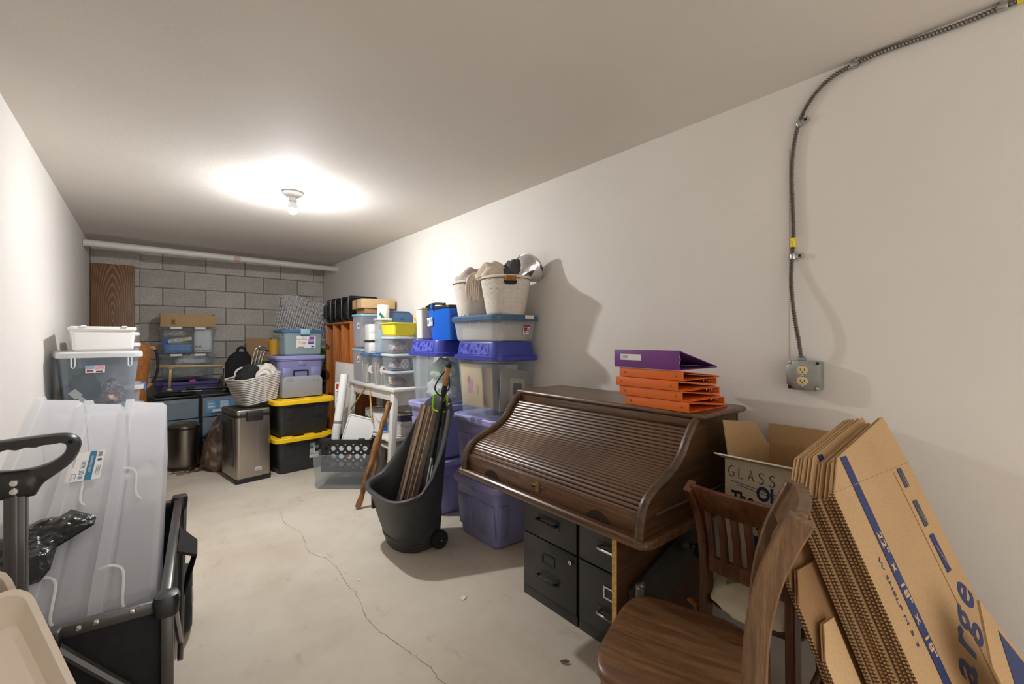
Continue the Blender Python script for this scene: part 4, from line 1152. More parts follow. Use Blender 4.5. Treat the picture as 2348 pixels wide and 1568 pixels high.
# ------------------------------------------------------------------ clear bin on the floor with crate, lid and roll; stick
ca = R(-39.7); cux = Vector((math.cos(ca), math.sin(ca), 0)); cvx = Vector((-math.sin(ca), math.cos(ca), 0))
fc = Vector((1.065, 3.868, 0)) + cux*.25
fb_ = tub('clear_bin', 'open clear bin on the floor holding a black crate', 'storage bin', fc+cvx*.17, ca, .52, .36, .287, CLEAR, None, r=.03, taper=.90, lip=.006, liph=.02)
def holed(w, h, nx, nz, r, th, x0, z0, top_band):
    """panel in xz plane with round holes, thickness th along y; leftover strips filled"""
    b = B(); cw_, ch_ = w/nx, h/nz; K = 16
    sq = []
    for k in range(K):
        a = 2*PI*(k+.5)/K; cx, cy = math.cos(a), math.sin(a); m = max(abs(cx), abs(cy)); sq.append((cx/m, cy/m))
    for i in range(nx):
        for j in range(nz):
            ox, oz = x0+cw_*(i+.5), z0+ch_*(j+.5)
            O = [(ox+cw_/2*p, oz+ch_/2*q) for p, q in sq]
            I = [(ox+r*math.cos(2*PI*(k+.5)/K), oz+r*math.sin(2*PI*(k+.5)/K)) for k in range(K)]
            b.loft([[(x, 0, z) for x, z in O], [(x, 0, z) for x, z in I], [(x, th, z) for x, z in I], [(x, th, z) for x, z in O]], False, False)
    b.box(x0, x0+w, 0, th, z0+h, z0+h+top_band).box(x0, x0+w, 0, th, z0-.03, z0)
    return b
kr = thing('holed_crate', 'black crate with round holes tilted in the clear floor bin', 'crate', fc+cvx*.052+Vector((0, 0, .130)), ca)
part('front', holed(.40, .20, 6, 3, .0205, .004, -.20, .03, .035), BLACKPL2, kr)
part('back', holed(.40, .20, 6, 3, .0205, .004, -.20, .03, .035), BLACKPL2, kr, loc=(0, .186, 0))
for s in (-1, 1): part('side', B().box(s*.2-.004, s*.2+.004, 0, .19, 0, .265), BLACKPL2, kr)
part('bottom', B().box(-.2, .2, 0, .19, 0, .006), BLACKPL2, kr)
part('rim', B().loft([rr(.43, .22, .01, .25, 3, 0, .095), rr(.43, .22, .01, .272, 3, 0, .095), rr(.395, .185, .008, .272, 3, 0, .095), rr(.395, .185, .008, .25, 3, 0, .095), rr(.43, .22, .01, .25, 3, 0, .095)], False, False), BLACKPL2, kr)
for s in (-.14, .14): part('stack_lug', B().box(s-.025, s+.025, -.022, .006, .262, .282), BLACKPL2, kr, bev=.003)
wl = thing('white_tray', 'white rimmed tray lid leaning upright in the black crate', 'tray', fc+cvx*.135-cux*.01+Vector((0, 0, .140)), 0, rot=(R(-10), R(14), ca))
part('panel', B().prism([(x, z) for x, z, _ in rr(.235, .44, .03, 0, 5, 0, .22)], 0, .006, M=frame((0, .006, 0), (1, 0, 0), (0, 0, 1), (0, -1, 0))), WHITE_PL, wl)
part('rim', B().tube([(x, 0, z) for x, z, _ in rr(.235, .44, .03, 0, 5, 0, .22)], .007, 6, closed=True), WHITE_PL, wl)
for (x, z) in ((-.085, .155), (.09, .19)): part('printed_word', rect(.028, .006), GREY_INK, wl).matrix_local = face((x, -.0015, z))
part('sticker_yellow', rect(.016, .036), YELLOW_INK, wl).matrix_local = face((-.0, -.0015, .105))
part('sticker_sign', rect(.02, .028), RED_INK, wl).matrix_local = face((-.025, -.0015, .10))
rl_ = thing('vinyl_roll', 'long white roll in plastic film standing in the clear floor bin', 'roll', (1.234, 3.924, .140))
e1 = Vector((.137, .073, .79))
part('roll', B().tube([(0, 0, 0), e1*.5, e1], .036, 16), WHITE_PL, rl_)
part('film', B().tube([e1*.01, e1*.25, e1*.45], .0375, 16, cap=False), FROST, rl_)
part('grey_band', B().tube([e1*.46, e1*.49], .0372, 16, cap=False), GREY_INK, rl_)

sk = thing('walking_stick', 'knotted peeled wooden stick leaning on the white bench', 'stick', (1.198, 3.215, 0))
top = Vector((.225, -.045, .755)); pts = []
for k in range(25):
    f = k/24; q = top*f
    pts.append((q.x+.010*noise.noise(Vector((f*5, 1, 0))), q.y+.010*noise.noise(Vector((f*5, 4, 0))), .012+q.z))
rad = [.020+.003*math.sin(k*1.7)+(.012 if k in (13, 14) else (.007 if k in (12, 15) else 0)) for k in range(25)]
part('shaft', B().tube(pts, rad, 12), LOGBARK, sk)
part('cut_end', B().tube([Vector(pts[-1])-top.normalized()*.0005, Vector(pts[-1])+top.normalized()*.002], .0195, 12), LOGEND, sk)
part('branch', B().tube(smooth_path([Vector(pts[13]), Vector(pts[11])+Vector((.03, -.02, -.01)), Vector(pts[6])+Vector((.045, -.02, .02))], 4), [.018]*3+[.016]*3+[.013]*3, 10), LOGBARK, sk)

# leaf litter
LEAF = pm('dry_brown_pod', c(116, 76, 44), .6, var=.25, vs=40)
lf = thing('dried_pod', 'dry brown seed pods lying on the floor by the round bin', 'pod', (.30, 5.09, 0))
def blade(L, w_, bend, lift):
    A, Bq = [], []
    for k in range(9):
        f = k/8; ww = w_*math.sin(PI*min(1, f*.9+.08))**.8
        A.append((L*f, ww+bend*f*f, .004+lift*math.sin(PI*f))); Bq.append((L*f, -ww+bend*f*f, .004+lift*math.sin(PI*f)*.6))
    C2 = [(x, y, z+.004) for x, y, z in A]; D2 = [(x, y, z+.004) for x, y, z in Bq]
    return B().loft([[A[i], Bq[i], D2[i], C2[i]] for i in range(9)])
part('pod', blade(.14, .016, .05, .012), LEAF, lf, rot=(0, 0, R(-18)))
part('pod', blade(.10, .013, -.03, .01), LEAF, lf, rot=(0, 0, R(200)), loc=(.02, -.03, 0))
part('pod', blade(.12, .010, .03, .02), LEAF, lf, rot=(0, 0, R(160)), loc=(.0, .02, 0))
part('twig', B().tube(smooth_path([(-.13, .04, .004), (-.05, .01, .012), (0, 0, .02), (.03, .03, .045)], 5), .003, 6), LEAF, lf)
single('paper_scrap', B().box(-.016, .016, -.011, .011, 0, .004), WHITE_PAPER, 'small white paper scrap on the open floor', 'scrap', (1.175, 1.783, .0005), .5)
single('paper_scrap', B().box(-.007, .007, -.006, .006, 0, .003), WHITE_PAPER, 'tiny pale scrap on the floor beside the crack', 'scrap', (.849, 2.263, .0005), .9)
single('leaf_scrap', blade(.035, .006, .01, .004), LEAF, 'curled brown leaf scrap on the floor near the chair seat', 'leaf', (1.23, 1.19, 0), R(-60))
# ------------------------------------------------------------------ white bench with small containers
bn = thing('white_bench', 'long white painted bench with splayed legs and a lower shelf', 'bench', (1.69, 3.845, 0))
part('top', B().box(-.16, .165, -.52, .52, .815, .842), PUTTY, bn, bev=.004)
part('apron', B().box(-.135, -.115, -.48, .48, .735, .815), PUTTY, bn, bev=.002)
part('apron', B().box(.115, .135, -.48, .48, .735, .815), PUTTY, bn, bev=.002)
for s in (-1, 1):
    part('end_board', B().box(-.115, .115, s*.47-.01, s*.47+.01, .70, .815), PUTTY, bn, bev=.002)
    for q in (-1, 1):
        b = B().loft([[(q*.125-.022, s*.46-.03, .812), (q*.125+.022, s*.46-.03, .812), (q*.125+.022, s*.46+.03, .812), (q*.125-.022, s*.46+.03, .812)],
                      [(q*.185-.022, s*.50-.03, 0), (q*.185+.022, s*.50-.03, 0), (q*.185+.022, s*.50+.03, 0), (q*.185-.022, s*.50+.03, 0)]])
        part('leg', b, PUTTY, bn, bev=.003)
part('shelf', B().box(-.17, .17, -.46, .46, .405, .425), PUTTY, bn, bev=.003)
part('shelf', B().box(-.15, .15, -.46, -.22, .335, .352), PUTTY, bn, bev=.003)
for a, b_ in (((-.138, .14, .80), (-.20, .33, .58)), ((-.138, .03, .80), (-.18, -.13, .52))):
    part('rope_strut', B().tube([a, b_], .007, 8), POTTERY, bn)

def can(label, loc, band, lower, rz=0):
    t = thing('paint_can', label, 'paint can', loc, rz, 'paint cans under the white bench')
    part('body', B().lathe([(.08, 0), (.083, .002), (.083, .008), (.081, .01), (.081, .18), (.083, .182), (.083, .19), (.074, .192), (.072, .187), (.001, .187)], 28), SILVER, t)
    part('paper_label', B().lathe([(.0815, .014), (.0815, .125)], 28, cap0=False, cap1=False), lower, t)
    part('paper_label', B().lathe([(.0815, .125), (.0815, .176)], 28, cap0=False, cap1=False), band, t)
    part('wire_handle', B().tube(smooth_path([(-.082, 0, .15), (-.075, -.05, .10), (0, -.088, .075), (.075, -.05, .10), (.082, 0, .15)], 5), .002, 6), GALV, t)
    return t
k1 = can('paint can with white and bright blue label on the bench shelf', (1.615, 3.745, .426), WHITE_PAPER, WHITE_PAPER, .3)
part('printed_patch', B().loft([[(.0822*math.cos(a), .0822*math.sin(a), z) for a in [PI*1.2+k*.1 for k in range(9)]] for z in (.02, .095)], False, False, closed=False), CYANBLUE, k1)
part('printed_dot', B().lathe([(.001, .0015), (.014, .001)], 14, M=Matrix.Rotation(PI*1.42, 4, 'Z') @ frame((.082, 0, .145), (0, 1, 0), (0, 0, 1), (1, 0, 0))), INK, k1)
can('paint can with dark top band and white label on the bench shelf', (1.70, 3.50, .426), pm('dark_plum_label', c(58, 48, 72), .5, var=.2, vs=50), pm('greyish_label', c(200, 196, 190), .6, var=.12, vs=50), .3)
can('paint can behind the blue labelled can on the bench shelf', (1.62, 3.93, .426), pm('grey_label', c(150, 156, 156), .5), DKGREEN, .3)

bz = .8425
def cbox(label, loc, rz, w, d, h, mat=CLEAR, lid=GREYLID, grp='small clear containers on the white bench', **k):
    return tub('clear_container', label, 'container', loc, rz, w, d, h, mat, lid, r=k.pop('r', .022), lip=.004, liph=.014, lidh=.012, over=.004, group=grp, **k)
STICK = pm('craft_stick', c(206, 188, 168), .7, var=.2, vs=50)
# rear pair
LB1 = clear('pale_lilac_clear', c(224, 228, 238), .22, .2, .3)
u1 = cbox('tall clear container, lower of the rear pair on the bench', (1.70, 4.225, bz), 0, .27, .25, .30, LB1, LTBLUE, taper=.93)
u2 = cbox('tall clear container, upper of the rear pair under the brown flat boxes', (1.70, 4.225, bz+.322), 0, .27, .25, .31, LB1, LTBLUE, taper=.93)
for t_ in (u1, u2):
    sticker(t_, on_face(t_, 'l', .04, .21), .05, .06, WHITE_PAPER, [(0, .0, .02, .02, RED_INK), (0, -.012, .03, .008, INK)])
def sticks(label, x, y, z, n, h):
    t = thing('craft_sticks', label, 'sticks', (x, y, z))
    for k in range(n):
        part('stick', B().box(-.006, .006, -.002, .002, 0, h*(.85+.15*random.random())), STICK, t, loc=(random.uniform(-.035, .035), random.uniform(-.05, .05), .001), rot=(random.uniform(-.08, .08), random.uniform(-.1, .1), random.uniform(-1, 1)))
    return t
sticks('pale craft sticks inside the lower rear container', 1.64, 4.16, bz+.008, 7, .2)
sticks('pale craft sticks inside the upper rear container', 1.64, 4.20, bz+.331, 7, .2)
# two tall jars with blue lids
for k, (x, y, s_) in enumerate(((1.585, 3.975, 'rear'), (1.60, 3.755, 'front'))):
    j = cbox('tall clear jar with blue lid and round sticker, %s one of the pair' % s_, (x, y, bz), R(-8), .105, .185, .262, CLEAR, BLUELID, taper=.96)
    M_ = on_face(j, 'f', 0, .13)
    o = part('round_sticker', B().prism([(.030*math.cos(a*PI/12), .036*math.sin(a*PI/12)) for a in range(24)], 0, .0008), WHITE_PAPER, j)
    o.matrix_local = M_
    q = part('printed_patch', rect(.013, .045), RED_INK, o); q.matrix_local = Matrix.Translation((.014, 0, .001))
    q = part('printed_patch', rect(.006, .04), INK, o); q.matrix_local = Matrix.Translation((.002, 0, .001))
    sticks('wooden craft sticks standing in the %s blue lidded jar' % s_, x, y, bz+.008, 12, .19)
# white mini drawers, cup, tall clear, paper roll
md = thing('mini_drawers', 'narrow white plastic drawer box on the blue lidded jars', 'drawers', (1.635, 3.95, bz+.276), R(-8))
part('body', B().box(-.075, .075, -.09, .09, 0, .262), WHITE_PL, md, bev=.006)
for k, (z0, z1) in enumerate(((.012, .10), (.105, .175), (.18, .25))):
    dr = part('drawer', B().box(-.068, .068, -.094, -.088, z0, z1), WHITE_PL, md, bev=.002)
    part('handle', B().box(-.02, .02, -.1, -.093, z1-.02, z1-.012), GREYLID, dr, bev=.001)
part('dark_strip', B().box(-.0765, .0765, -.0965, -.05, .098, .116), BLACKPL2, md)
part('dark_strip', B().box(-.0785, -.0745, -.0965, .085, .098, .116), BLACKPL2, md)
tc = cbox('tall narrow clear container beside the white mini drawers', (1.625, 3.755, bz+.276), R(-8), .12, .15, .30, FROST, GREYLID, taper=.95)
single('blue_packet', B().box(-.035, .035, -.012, .012, 0, .2), LTBLUE, 'pale blue packet inside the tall narrow clear container', 'packet', (1.62, 3.735, bz+.286), R(-8), bev=.004)
prl = thing('paper_roll', 'white paper roll standing on the tall narrow container', 'roll', (1.63, 3.76, bz+.59))
part('paper', B().lathe([(.018, 0), (.05, 0), (.052, .003), (.052, .112), (.05, .115), (.018, .115)], 28), WHITE_PAPER, prl)
part('green_tag', B().box(-.012, .012, -.0015, .0015, -.04, .05), pm('green_tag_card', c(52, 132, 100), .5), prl, loc=(-.03, -.062, -.0), rot=(0, R(-38), 0))
# three small shoe boxes and yellow tray
cont = (SCRAPS2, SCRAPS, SCRAPS)
nm = ['small clear box of brown beads, lowest of three at the bench end', 'small clear box holding a reel, middle of three at the bench end', 'small clear box of pink scraps, top of three at the bench end']
for k in range(3):
    z = bz+.1435*k
    s_ = cbox(nm[k], (1.655, 3.52, z), 0, .20, .235, .125, CLEAR2, GREYLID, taper=.88, r=.03)
    single('craft_scraps', blob(.078, .09, (.055, .05, .075)[k], 40+k, .15, 3), cont[k], ['brown beads filling the lowest small clear box', 'tangled ribbons inside the middle small clear box', 'pink and white scraps inside the top small clear box'][k], 'craft supplies', (1.655, 3.52, z+.007))
    if k == 0: sticker(s_, on_face(s_, 'l', .06, .06), .05, .055, WHITE_PAPER, [(-.006, .008, .022, .03, YELLOW_INK), (.014, -.0, .015, .04, LTBLUE_INK), (0, -.02, .04, .006, INK)])
reel = thing('cable_reel', 'white spoked reel showing through the middle small clear box', 'reel', (1.68, 3.432, bz+.1435+.007), R(10))
part('disc', B().lathe([(.012, -.004), (.042, -.004), (.044, 0), (.042, .004), (.012, .004)], 24, M=frame((0, 0, .045), (1, 0, 0), (0, 0, 1), (0, -1, 0))), WHITE_PL, reel)
for a in range(4): part('spoke_mark', B().box(.012, .030, -.003, .003, .004, .006, M=frame((0, 0, .045), (1, 0, 0), (0, 0, 1), (0, -1, 0)) @ Matrix.Rotation(a*PI/2, 4, 'Z')), GREY_INK, reel)
yt = tub('yellow_tray', 'lemon yellow plastic tray on the small clear boxes', 'tray', (1.665, 3.515, bz+.4305), 0, .23, .27, .11, YELLOW2, None, r=.025, taper=.86, lip=.008, liph=.012)
fc2 = cbox('low clear bin with white rim behind the yellow tray', (1.735, 3.72, bz+.4305+.01), 0, .18, .13, .135, FROST, LTBLUE, taper=.95) if False else None
bl = thing('blue_tray', 'dark blue lid standing upright behind the yellow tray', 'lid', (1.76, 3.735, bz+.42), rot=(R(-6), 0, R(-4)))
part('panel', B().prism([(x, z) for x, z, _ in rr(.27, .23, .04, 0, 5, 0, .115)], -.004, .004, M=frame((0, 0, 0), (1, 0, 0), (0, 0, 1), (0, -1, 0))), DBLUELID, bl)
part('rim', B().tube([(x, 0, z) for x, z, _ in rr(.27, .23, .04, 0, 5, 0, .115)], .009, 8, closed=True), DBLUELID, bl)
for (x, z) in ((-.08, .17), (.04, .17), (-.08, .05), (.04, .05)): part('stud', B().lathe([(.012, 0), (.010, .012), (.001, .013)], 12, M=face((x, -.004, z))), DBLUELID, bl)
single('storage_box', B().loft([rr(.17, .2, .02, 0), rr(.18, .21, .02, .41)]), GREYLID, 'pale grey box behind the small clear boxes on the bench', 'box', (1.765, 3.735, bz)) if False else None
cbox('clear container standing behind the small boxes under the blue lid', (1.775, 3.755, bz), 0, .14, .20, .405, FROST, LTBLUE, taper=.96)
wv = B().loft(wicker([(0, .03), (.03, .068), (.06, .08), (.09, .072), (.12, .04)], 22, 44, .003), True, True)
single('wicker_ball', wv, pm('straw_wicker', c(206, 178, 136), .8, var=.2, vs=60), 'straw coloured wicker ball basket beside the cream tub', 'basket', (1.82, 3.38, 1.37), ang=80)
cbox('clear container under the wicker ball at the wall end of the bench', (1.815, 3.42, bz), 0, .09, .15, .51, FROST, GREYLID, taper=.97)
# cartons on the rear pair
cz = bz+.322+.31+.0145
single('flat_carton', B().box(-.12, .13, -.13, .12, 0, .05), CARDD, 'smaller brown carton under the long flat carton on the bench stack', 'box', (1.72, 4.22, cz), R(-3), bev=.002)
fl = thing('flat_carton', 'long light brown flat carton topmost on the bench stack', 'box', (1.725, 4.235, cz+.0505), R(-5))
part('carton', B().box(-.155, .17, -.165, .15, 0, .088), CARD2, fl, bev=.002)
part('tape', B().box(-.1555, -.1545, -.03, .03, 0, .0885), TAPE, fl)

# ------------------------------------------------------------------ stack B: lavender totes, clear bin, blue box
def bubble_bin(label, loc, w, d, h):
    t = tub('clear_bin', label, 'storage bin', loc, 0, w, d, h, clear('clear_bluish_%d' % len(bpy.data.materials), c(226, 234, 238), .08, .12, .24), None, r=.06, taper=.86, lip=.008, liph=.012, group='clear bins with bubble print lids')
    rg = lambda a, z, r: rr(w+a, d+a, r, z, 6)
    part('lid_rim', B().loft([rg(.03, h-.02, .068), rg(.04, h-.016, .07), rg(.04, h+.008, .07), rg(.02, h+.012, .066)]), ROYAL, t)
    part('lid_crown', B().loft([rg(.006, h+.010, .066), rg(-.012, h+.085, .064), rg(-.022, h+.095, .06), rg(-.06, h+.095, .05)]), ROYAL, t)
    b = B(); off = .0016
    k0, k1 = .006, -.012
    for z0, z1, a0, a1 in ((h+.016, h+.082, k0, k1),):
        b.loft([[(-(w+a0)/2-off, -(d)/2+.075, z0), (-(w+a0)/2-off, d/2-.075, z0)], [(-(w+a1)/2-off, -(d)/2+.075, z1), (-(w+a1)/2-off, d/2-.075, z1)]], False, False, closed=False)
    part('bubble_panel', b, DOTTED, t)
    return t
rubber_tote('storage_tote', 'lavender purple tote on the floor behind the black cart', (1.725, 2.90, 0), 0, .33, .44, .375, group=None)
rubber_tote('storage_tote', 'lavender purple tote under the left bubble lidded clear bin', (1.725, 2.90, .396), 0, .33, .44, .365)
B1 = bubble_bin('clear bin of green gift wrap with bubble print blue lid, left of the two', (1.725, 2.90, .783), .33, .44, .36)
single('gift_bag', blob(.09, .13, .12, 51, .25, 4), pm('pale_green_film', c(196, 216, 190), .3, bump=.5, bs_=22, bdist=.01), 'pale green crumpled bag high inside the left bubble lidded bin', 'bag', (1.72, 2.87, .94))
single('tissue_bundle', blob(.10, .14, .13, 53, .25, 4), pm('pale_tissue', c(212, 216, 212), .6, bump=.5, bs_=18, bdist=.01), 'pale tissue bundle low inside the left bubble lidded bin', 'paper', (1.725, 2.90, .80))
blz = .783+.36+.0965
bb_ = thing('blue_hamper', 'bright blue rectangular bucket with black rim on the left bubble lid', 'bucket', (1.745, 2.77, blz), R(-4))
part('body', B().loft([rr(.22, .30, .03, 0, 5), rr(.265, .365, .035, .225, 5), rr(.258, .358, .034, .225, 5), rr(.212, .292, .03, .006, 5)]), CYANBLUE, bb_)
part('rim', B().loft([rr(.272, .372, .036, .222, 5), rr(.282, .382, .04, .228, 5), rr(.278, .378, .04, .243, 5), rr(.25, .35, .03, .243, 5), rr(.25, .35, .03, .222, 5)], False, False), BLACKPL2, bb_)
part('bail', B().tube(smooth_path([(-.135, .18, .245), (-.135, .05, .262), (-.135, -.12, .25)], 6), .009, 8), BLACKPL2, bb_)
part('clip', B().box(-.152, -.128, .05, .075, .222, .268), CYANBLUE, bb_, bev=.004)
cr = tub('cream_tub', 'cream plastic tub standing beside the bright blue bucket', 'tub', (1.70, 3.045, blz), R(-4), .20, .10, .245, CREAM, None, r=.015, lip=.006, liph=.014, taper=.9)
s_ = sticker(bb_, frame((-.1285, .135, .135), (0, -1, 0), (0, 0, 1), (-1, 0, -.1)), .10, .062, WHITE_PAPER, [(-.03, .0, .03, .03, pm('olive_print', c(120, 120, 80), .6)), (.02, .008, .05, .03, LTBLUE_INK), (.025, -.02, .05, .008, PINK_INK)])

# ------------------------------------------------------------------ stack A by the desk
rubber_tote('storage_tote', 'purple tote on the floor at the left end of the desk', (1.725, 2.245, 0), 0, .33, .46, .36, PURPLE, PURPLE)
rubber_tote('storage_tote', 'purple tote with lavender lid directly under the envelope bin', (1.725, 2.255, .383), 0, .32, .45, .365)
A1 = bubble_bin('clear bin of envelopes and frames with bubble print blue lid, nearest the desk', (1.725, 2.25, .771), .325, .45, .365)
en = thing('padded_envelope', 'large manila envelope with pink stamp inside the bin by the desk', 'envelope', (1.605, 2.315, .82), rot=(0, R(-4), 0))
part('paper', B().box(-.003, .003, -.11, .12, 0, .27), pm('manila_paper', c(226, 200, 152), .7, var=.06), en, bev=.001)
part('printed_patch', rect(.06, .09), PINK_INK, en).matrix_local = face((-.0035, .02, .13), '-x')
part('printed_patch', rect(.012, .05), pm('pink_red_ink', c(196, 90, 110), .6), en).matrix_local = face((-.0045, .03, .17), '-x')
part('printed_outline', rect(.014, .06), pm('manila_line', c(180, 160, 110), .6), en).matrix_local = face((-.0035, -.06, .11), '-x')
single('padded_envelope', B().box(-.003, .003, -.12, .10, 0, .25), CARD2, 'second manila envelope behind the stamped one in the bin by the desk', 'envelope', (1.63, 2.27, .82), rot=(0, R(-3), R(4)), bev=.001)
pfm = thing('framed_photo', 'grey photo frame with small dark picture inside the bin by the desk', 'frame', (1.74, 2.078, .80), rot=(R(-6), R(8), R(3)))
part('mount', B().box(-.12, .12, -.004, .004, 0, .26), pm('warm_grey_mount', c(170, 160, 150), .7), pfm, bev=.002)
part('inner_mount', rect(.13, .13), pm('pale_mount', c(212, 206, 198), .7), pfm).matrix_local = face((.02, -.005, .14))
part('picture', rect(.07, .07), pm('dark_picture', c(72, 70, 72), .5, var=.3, vs=40), pfm).matrix_local = face((.02, -.0058, .14))
single('picture_board', B().box(-.10, .10, -.006, .006, 0, .20), pm('dark_frame_board', c(66, 72, 84), .5), 'dark blue grey frame low inside the bin by the desk', 'frame', (1.765, 2.115, .795), rot=(R(-8), 0, 0), bev=.002)
single('papers_stack', B().box(-.05, .05, -.14, .14, 0, .30), WHITE_PAPER, 'upright white papers at the wall side of the bin by the desk', 'paper', (1.79, 2.30, .785), bev=.002)
az = .771+.365+.0965
A2 = tub('clear_bin', 'wide clear bin with slate blue lid and red label under the baskets', 'storage bin', (1.717, 2.25, az), 0, .345, .475, .135, FROST, DBLUELID, r=.05, lip=.006, liph=.016, lidh=.026, taper=.9, over=.006)
sticker(A2, on_face(A2, 'f', .075, .075), .048, .062, WHITE_PAPER, [(0, .022, .046, .015, RED_INK), (-.006, .006, .024, .008, INK), (-.006, -.006, .028, .010, RED_INK), (-.006, -.018, .02, .005, INK), (.016, -.01, .01, .03, GREY_INK)])
part('beige_tab', B().box(.04, .11, -.2595, -.2565, .137, .158), CREAM, A2)
for (f, x) in (('l', .08), ('l', -.02), ('f', -.09)):
    part('clip_rib', B().box(-.008, .008, -.012, .012, 0, .004), CLEAR, A2).matrix_local = on_face(A2, f, x, .11, .001)
single('linen_stack', B().loft([rr(.27, .38, .05, 0), rr(.28, .39, .06, .05), rr(.27, .38, .06, .1)]), pm('folded_linen', c(206, 200, 192), .9, var=.08, vs=20, stretch=(1, 1, 12)), 'folded pale linen inside the wide clear bin under the baskets', 'linen', (1.717, 2.25, az+.007))
bkz = az+.135+.025
def wbasket(label, loc, r0, r1, h, handle=None):
    t = thing('woven_basket', label, 'basket', loc, 0, 'cream woven baskets on the slate blue lid')
    n = 80; rows = 16
    ro = wicker([(0, r0), (h, r1)], rows, n, .0042)
    inn = [[(x*.955, y*.955, z) for x, y, z in ro[-1]], [(x*.95, y*.95, z+.012) for x, y, z in ro[0]]]
    part('body', B().loft(ro+inn), WICKERW, t, ang=80)
    part('rim', B().lathe([(r1-.012, h-.004), (r1+.004, h-.008), (r1+.006, h+.004), (r1-.004, h+.010), (r1-.012, h+.006)], 48, cap0=False, cap1=False), CREAM, t)
    part('rim_cord', B().tube([((r1+.005)*math.cos(2*PI*k/48), (r1+.005)*math.sin(2*PI*k/48), h-.008) for k in range(48)], .0025, 5, closed=True), pm('brown_cord_%d' % len(bpy.data.materials), c(120, 92, 76), .8), t)
    if handle is not None:
        Mh = Matrix.Rotation(handle, 4, 'Z') @ frame((r1-.0015, 0, h-.032), (0, 1, 0), (0, 0, 1), (1, 0, 0))
        part('handle_hole', B().prism([(x, y) for x, y, _ in rr(.075, .034, .015)], -.001, .0028, M=Mh), RUBBER, t)
        b = B()
        for k in range(9): b.tube([(x+(-.028+.007*k), y, z) for (x, y, z) in [(0, .020+.013*math.cos(a*PI/5), .006+.009*math.sin(a*PI/5)) for a in range(10)]], .0042, 6, closed=True, M=Mh)
        part('handle_wrap', b, pm('tan_handle_wrap', c(168, 118, 58), .7), t, kind='stuff')
    return t
wbasket('cream woven basket with tan handle, right of the pair, holding a lamp', (1.705, 2.115, bkz), .112, .152, .222, R(-118))
wbasket('cream woven basket left of the pair, holding a taupe blanket', (1.69, 2.42, bkz), .108, .142, .222)
single('taupe_blanket', blob(.13, .13, .125, 61, .22, 4), TAUPEFAB, 'taupe plush blanket heaped in the left woven basket', 'blanket', (1.69, 2.42, bkz+.16), ang=70)
kn = blob(.105, .10, .10, 63, .25, 4)
single('net_throw', kn, CREAMFAB, 'cream open knit throw heaped over the right woven basket', 'throw', (1.655, 2.175, bkz+.195), ang=70)
# fringe hanging over the rim
fr = thing('throw_fringe', 'cream tassel fringe hanging between the two woven baskets', 'fringe', (1.60, 2.28, bkz+.22))
for k in range(10):
    x = -.03+.012*k*.6; y = .03-.012*k*.4
    part('tassel', B().tube(smooth_path([(x+.03, y-.03, .05), (x, y, .03), (x-.02+.004*(k % 3), y+.006, -.03), (x-.022+.01*random.random(), y+.01*random.random(), -.09-.04*random.random())], 4), .006, 5), CREAMFAB, fr)
single('cloth_hat', blob(.075, .065, .09, 65, .25, 4), GREYFAB, 'dark grey cloth cap on top of the right woven basket', 'cap', (1.745, 2.09, bkz+.215), ang=60)
ax = Vector((.74, .10, .52)).normalized(); yy = ax.cross(Vector((0, 0, 1))).normalized(); xx = yy.cross(ax)
wl_ = thing('clamp_lamp', 'shiny aluminium reflector lamp propped in the right woven basket', 'lamp', M=frame(Vector((1.745, 2.025, 1.625)), xx, yy, ax))
prof = [(.018, .0), (.024, .004), (.028, .02), (.045, .034), (.066, .056), (.086, .09), (.094, .108), (.100, .110), (.100, .114), (.092, .112), (.082, .09), (.062, .058), (.04, .038), (.02, .03)]
part('reflector', B().lathe(prof, 40, cap0=False, cap1=False), CHROME, wl_, ang=60)
part('socket', B().lathe([(.001, -.055), (.016, -.053), (.018, -.03), (.018, .004)], 20, cap1=False), WHITE_PL, wl_)
part('cord', B().tube(smooth_path([(0, 0, -.054), (-.02, .01, -.08), (-.06, .02, -.06)], 5), .004, 6), RUBBER, wl_)

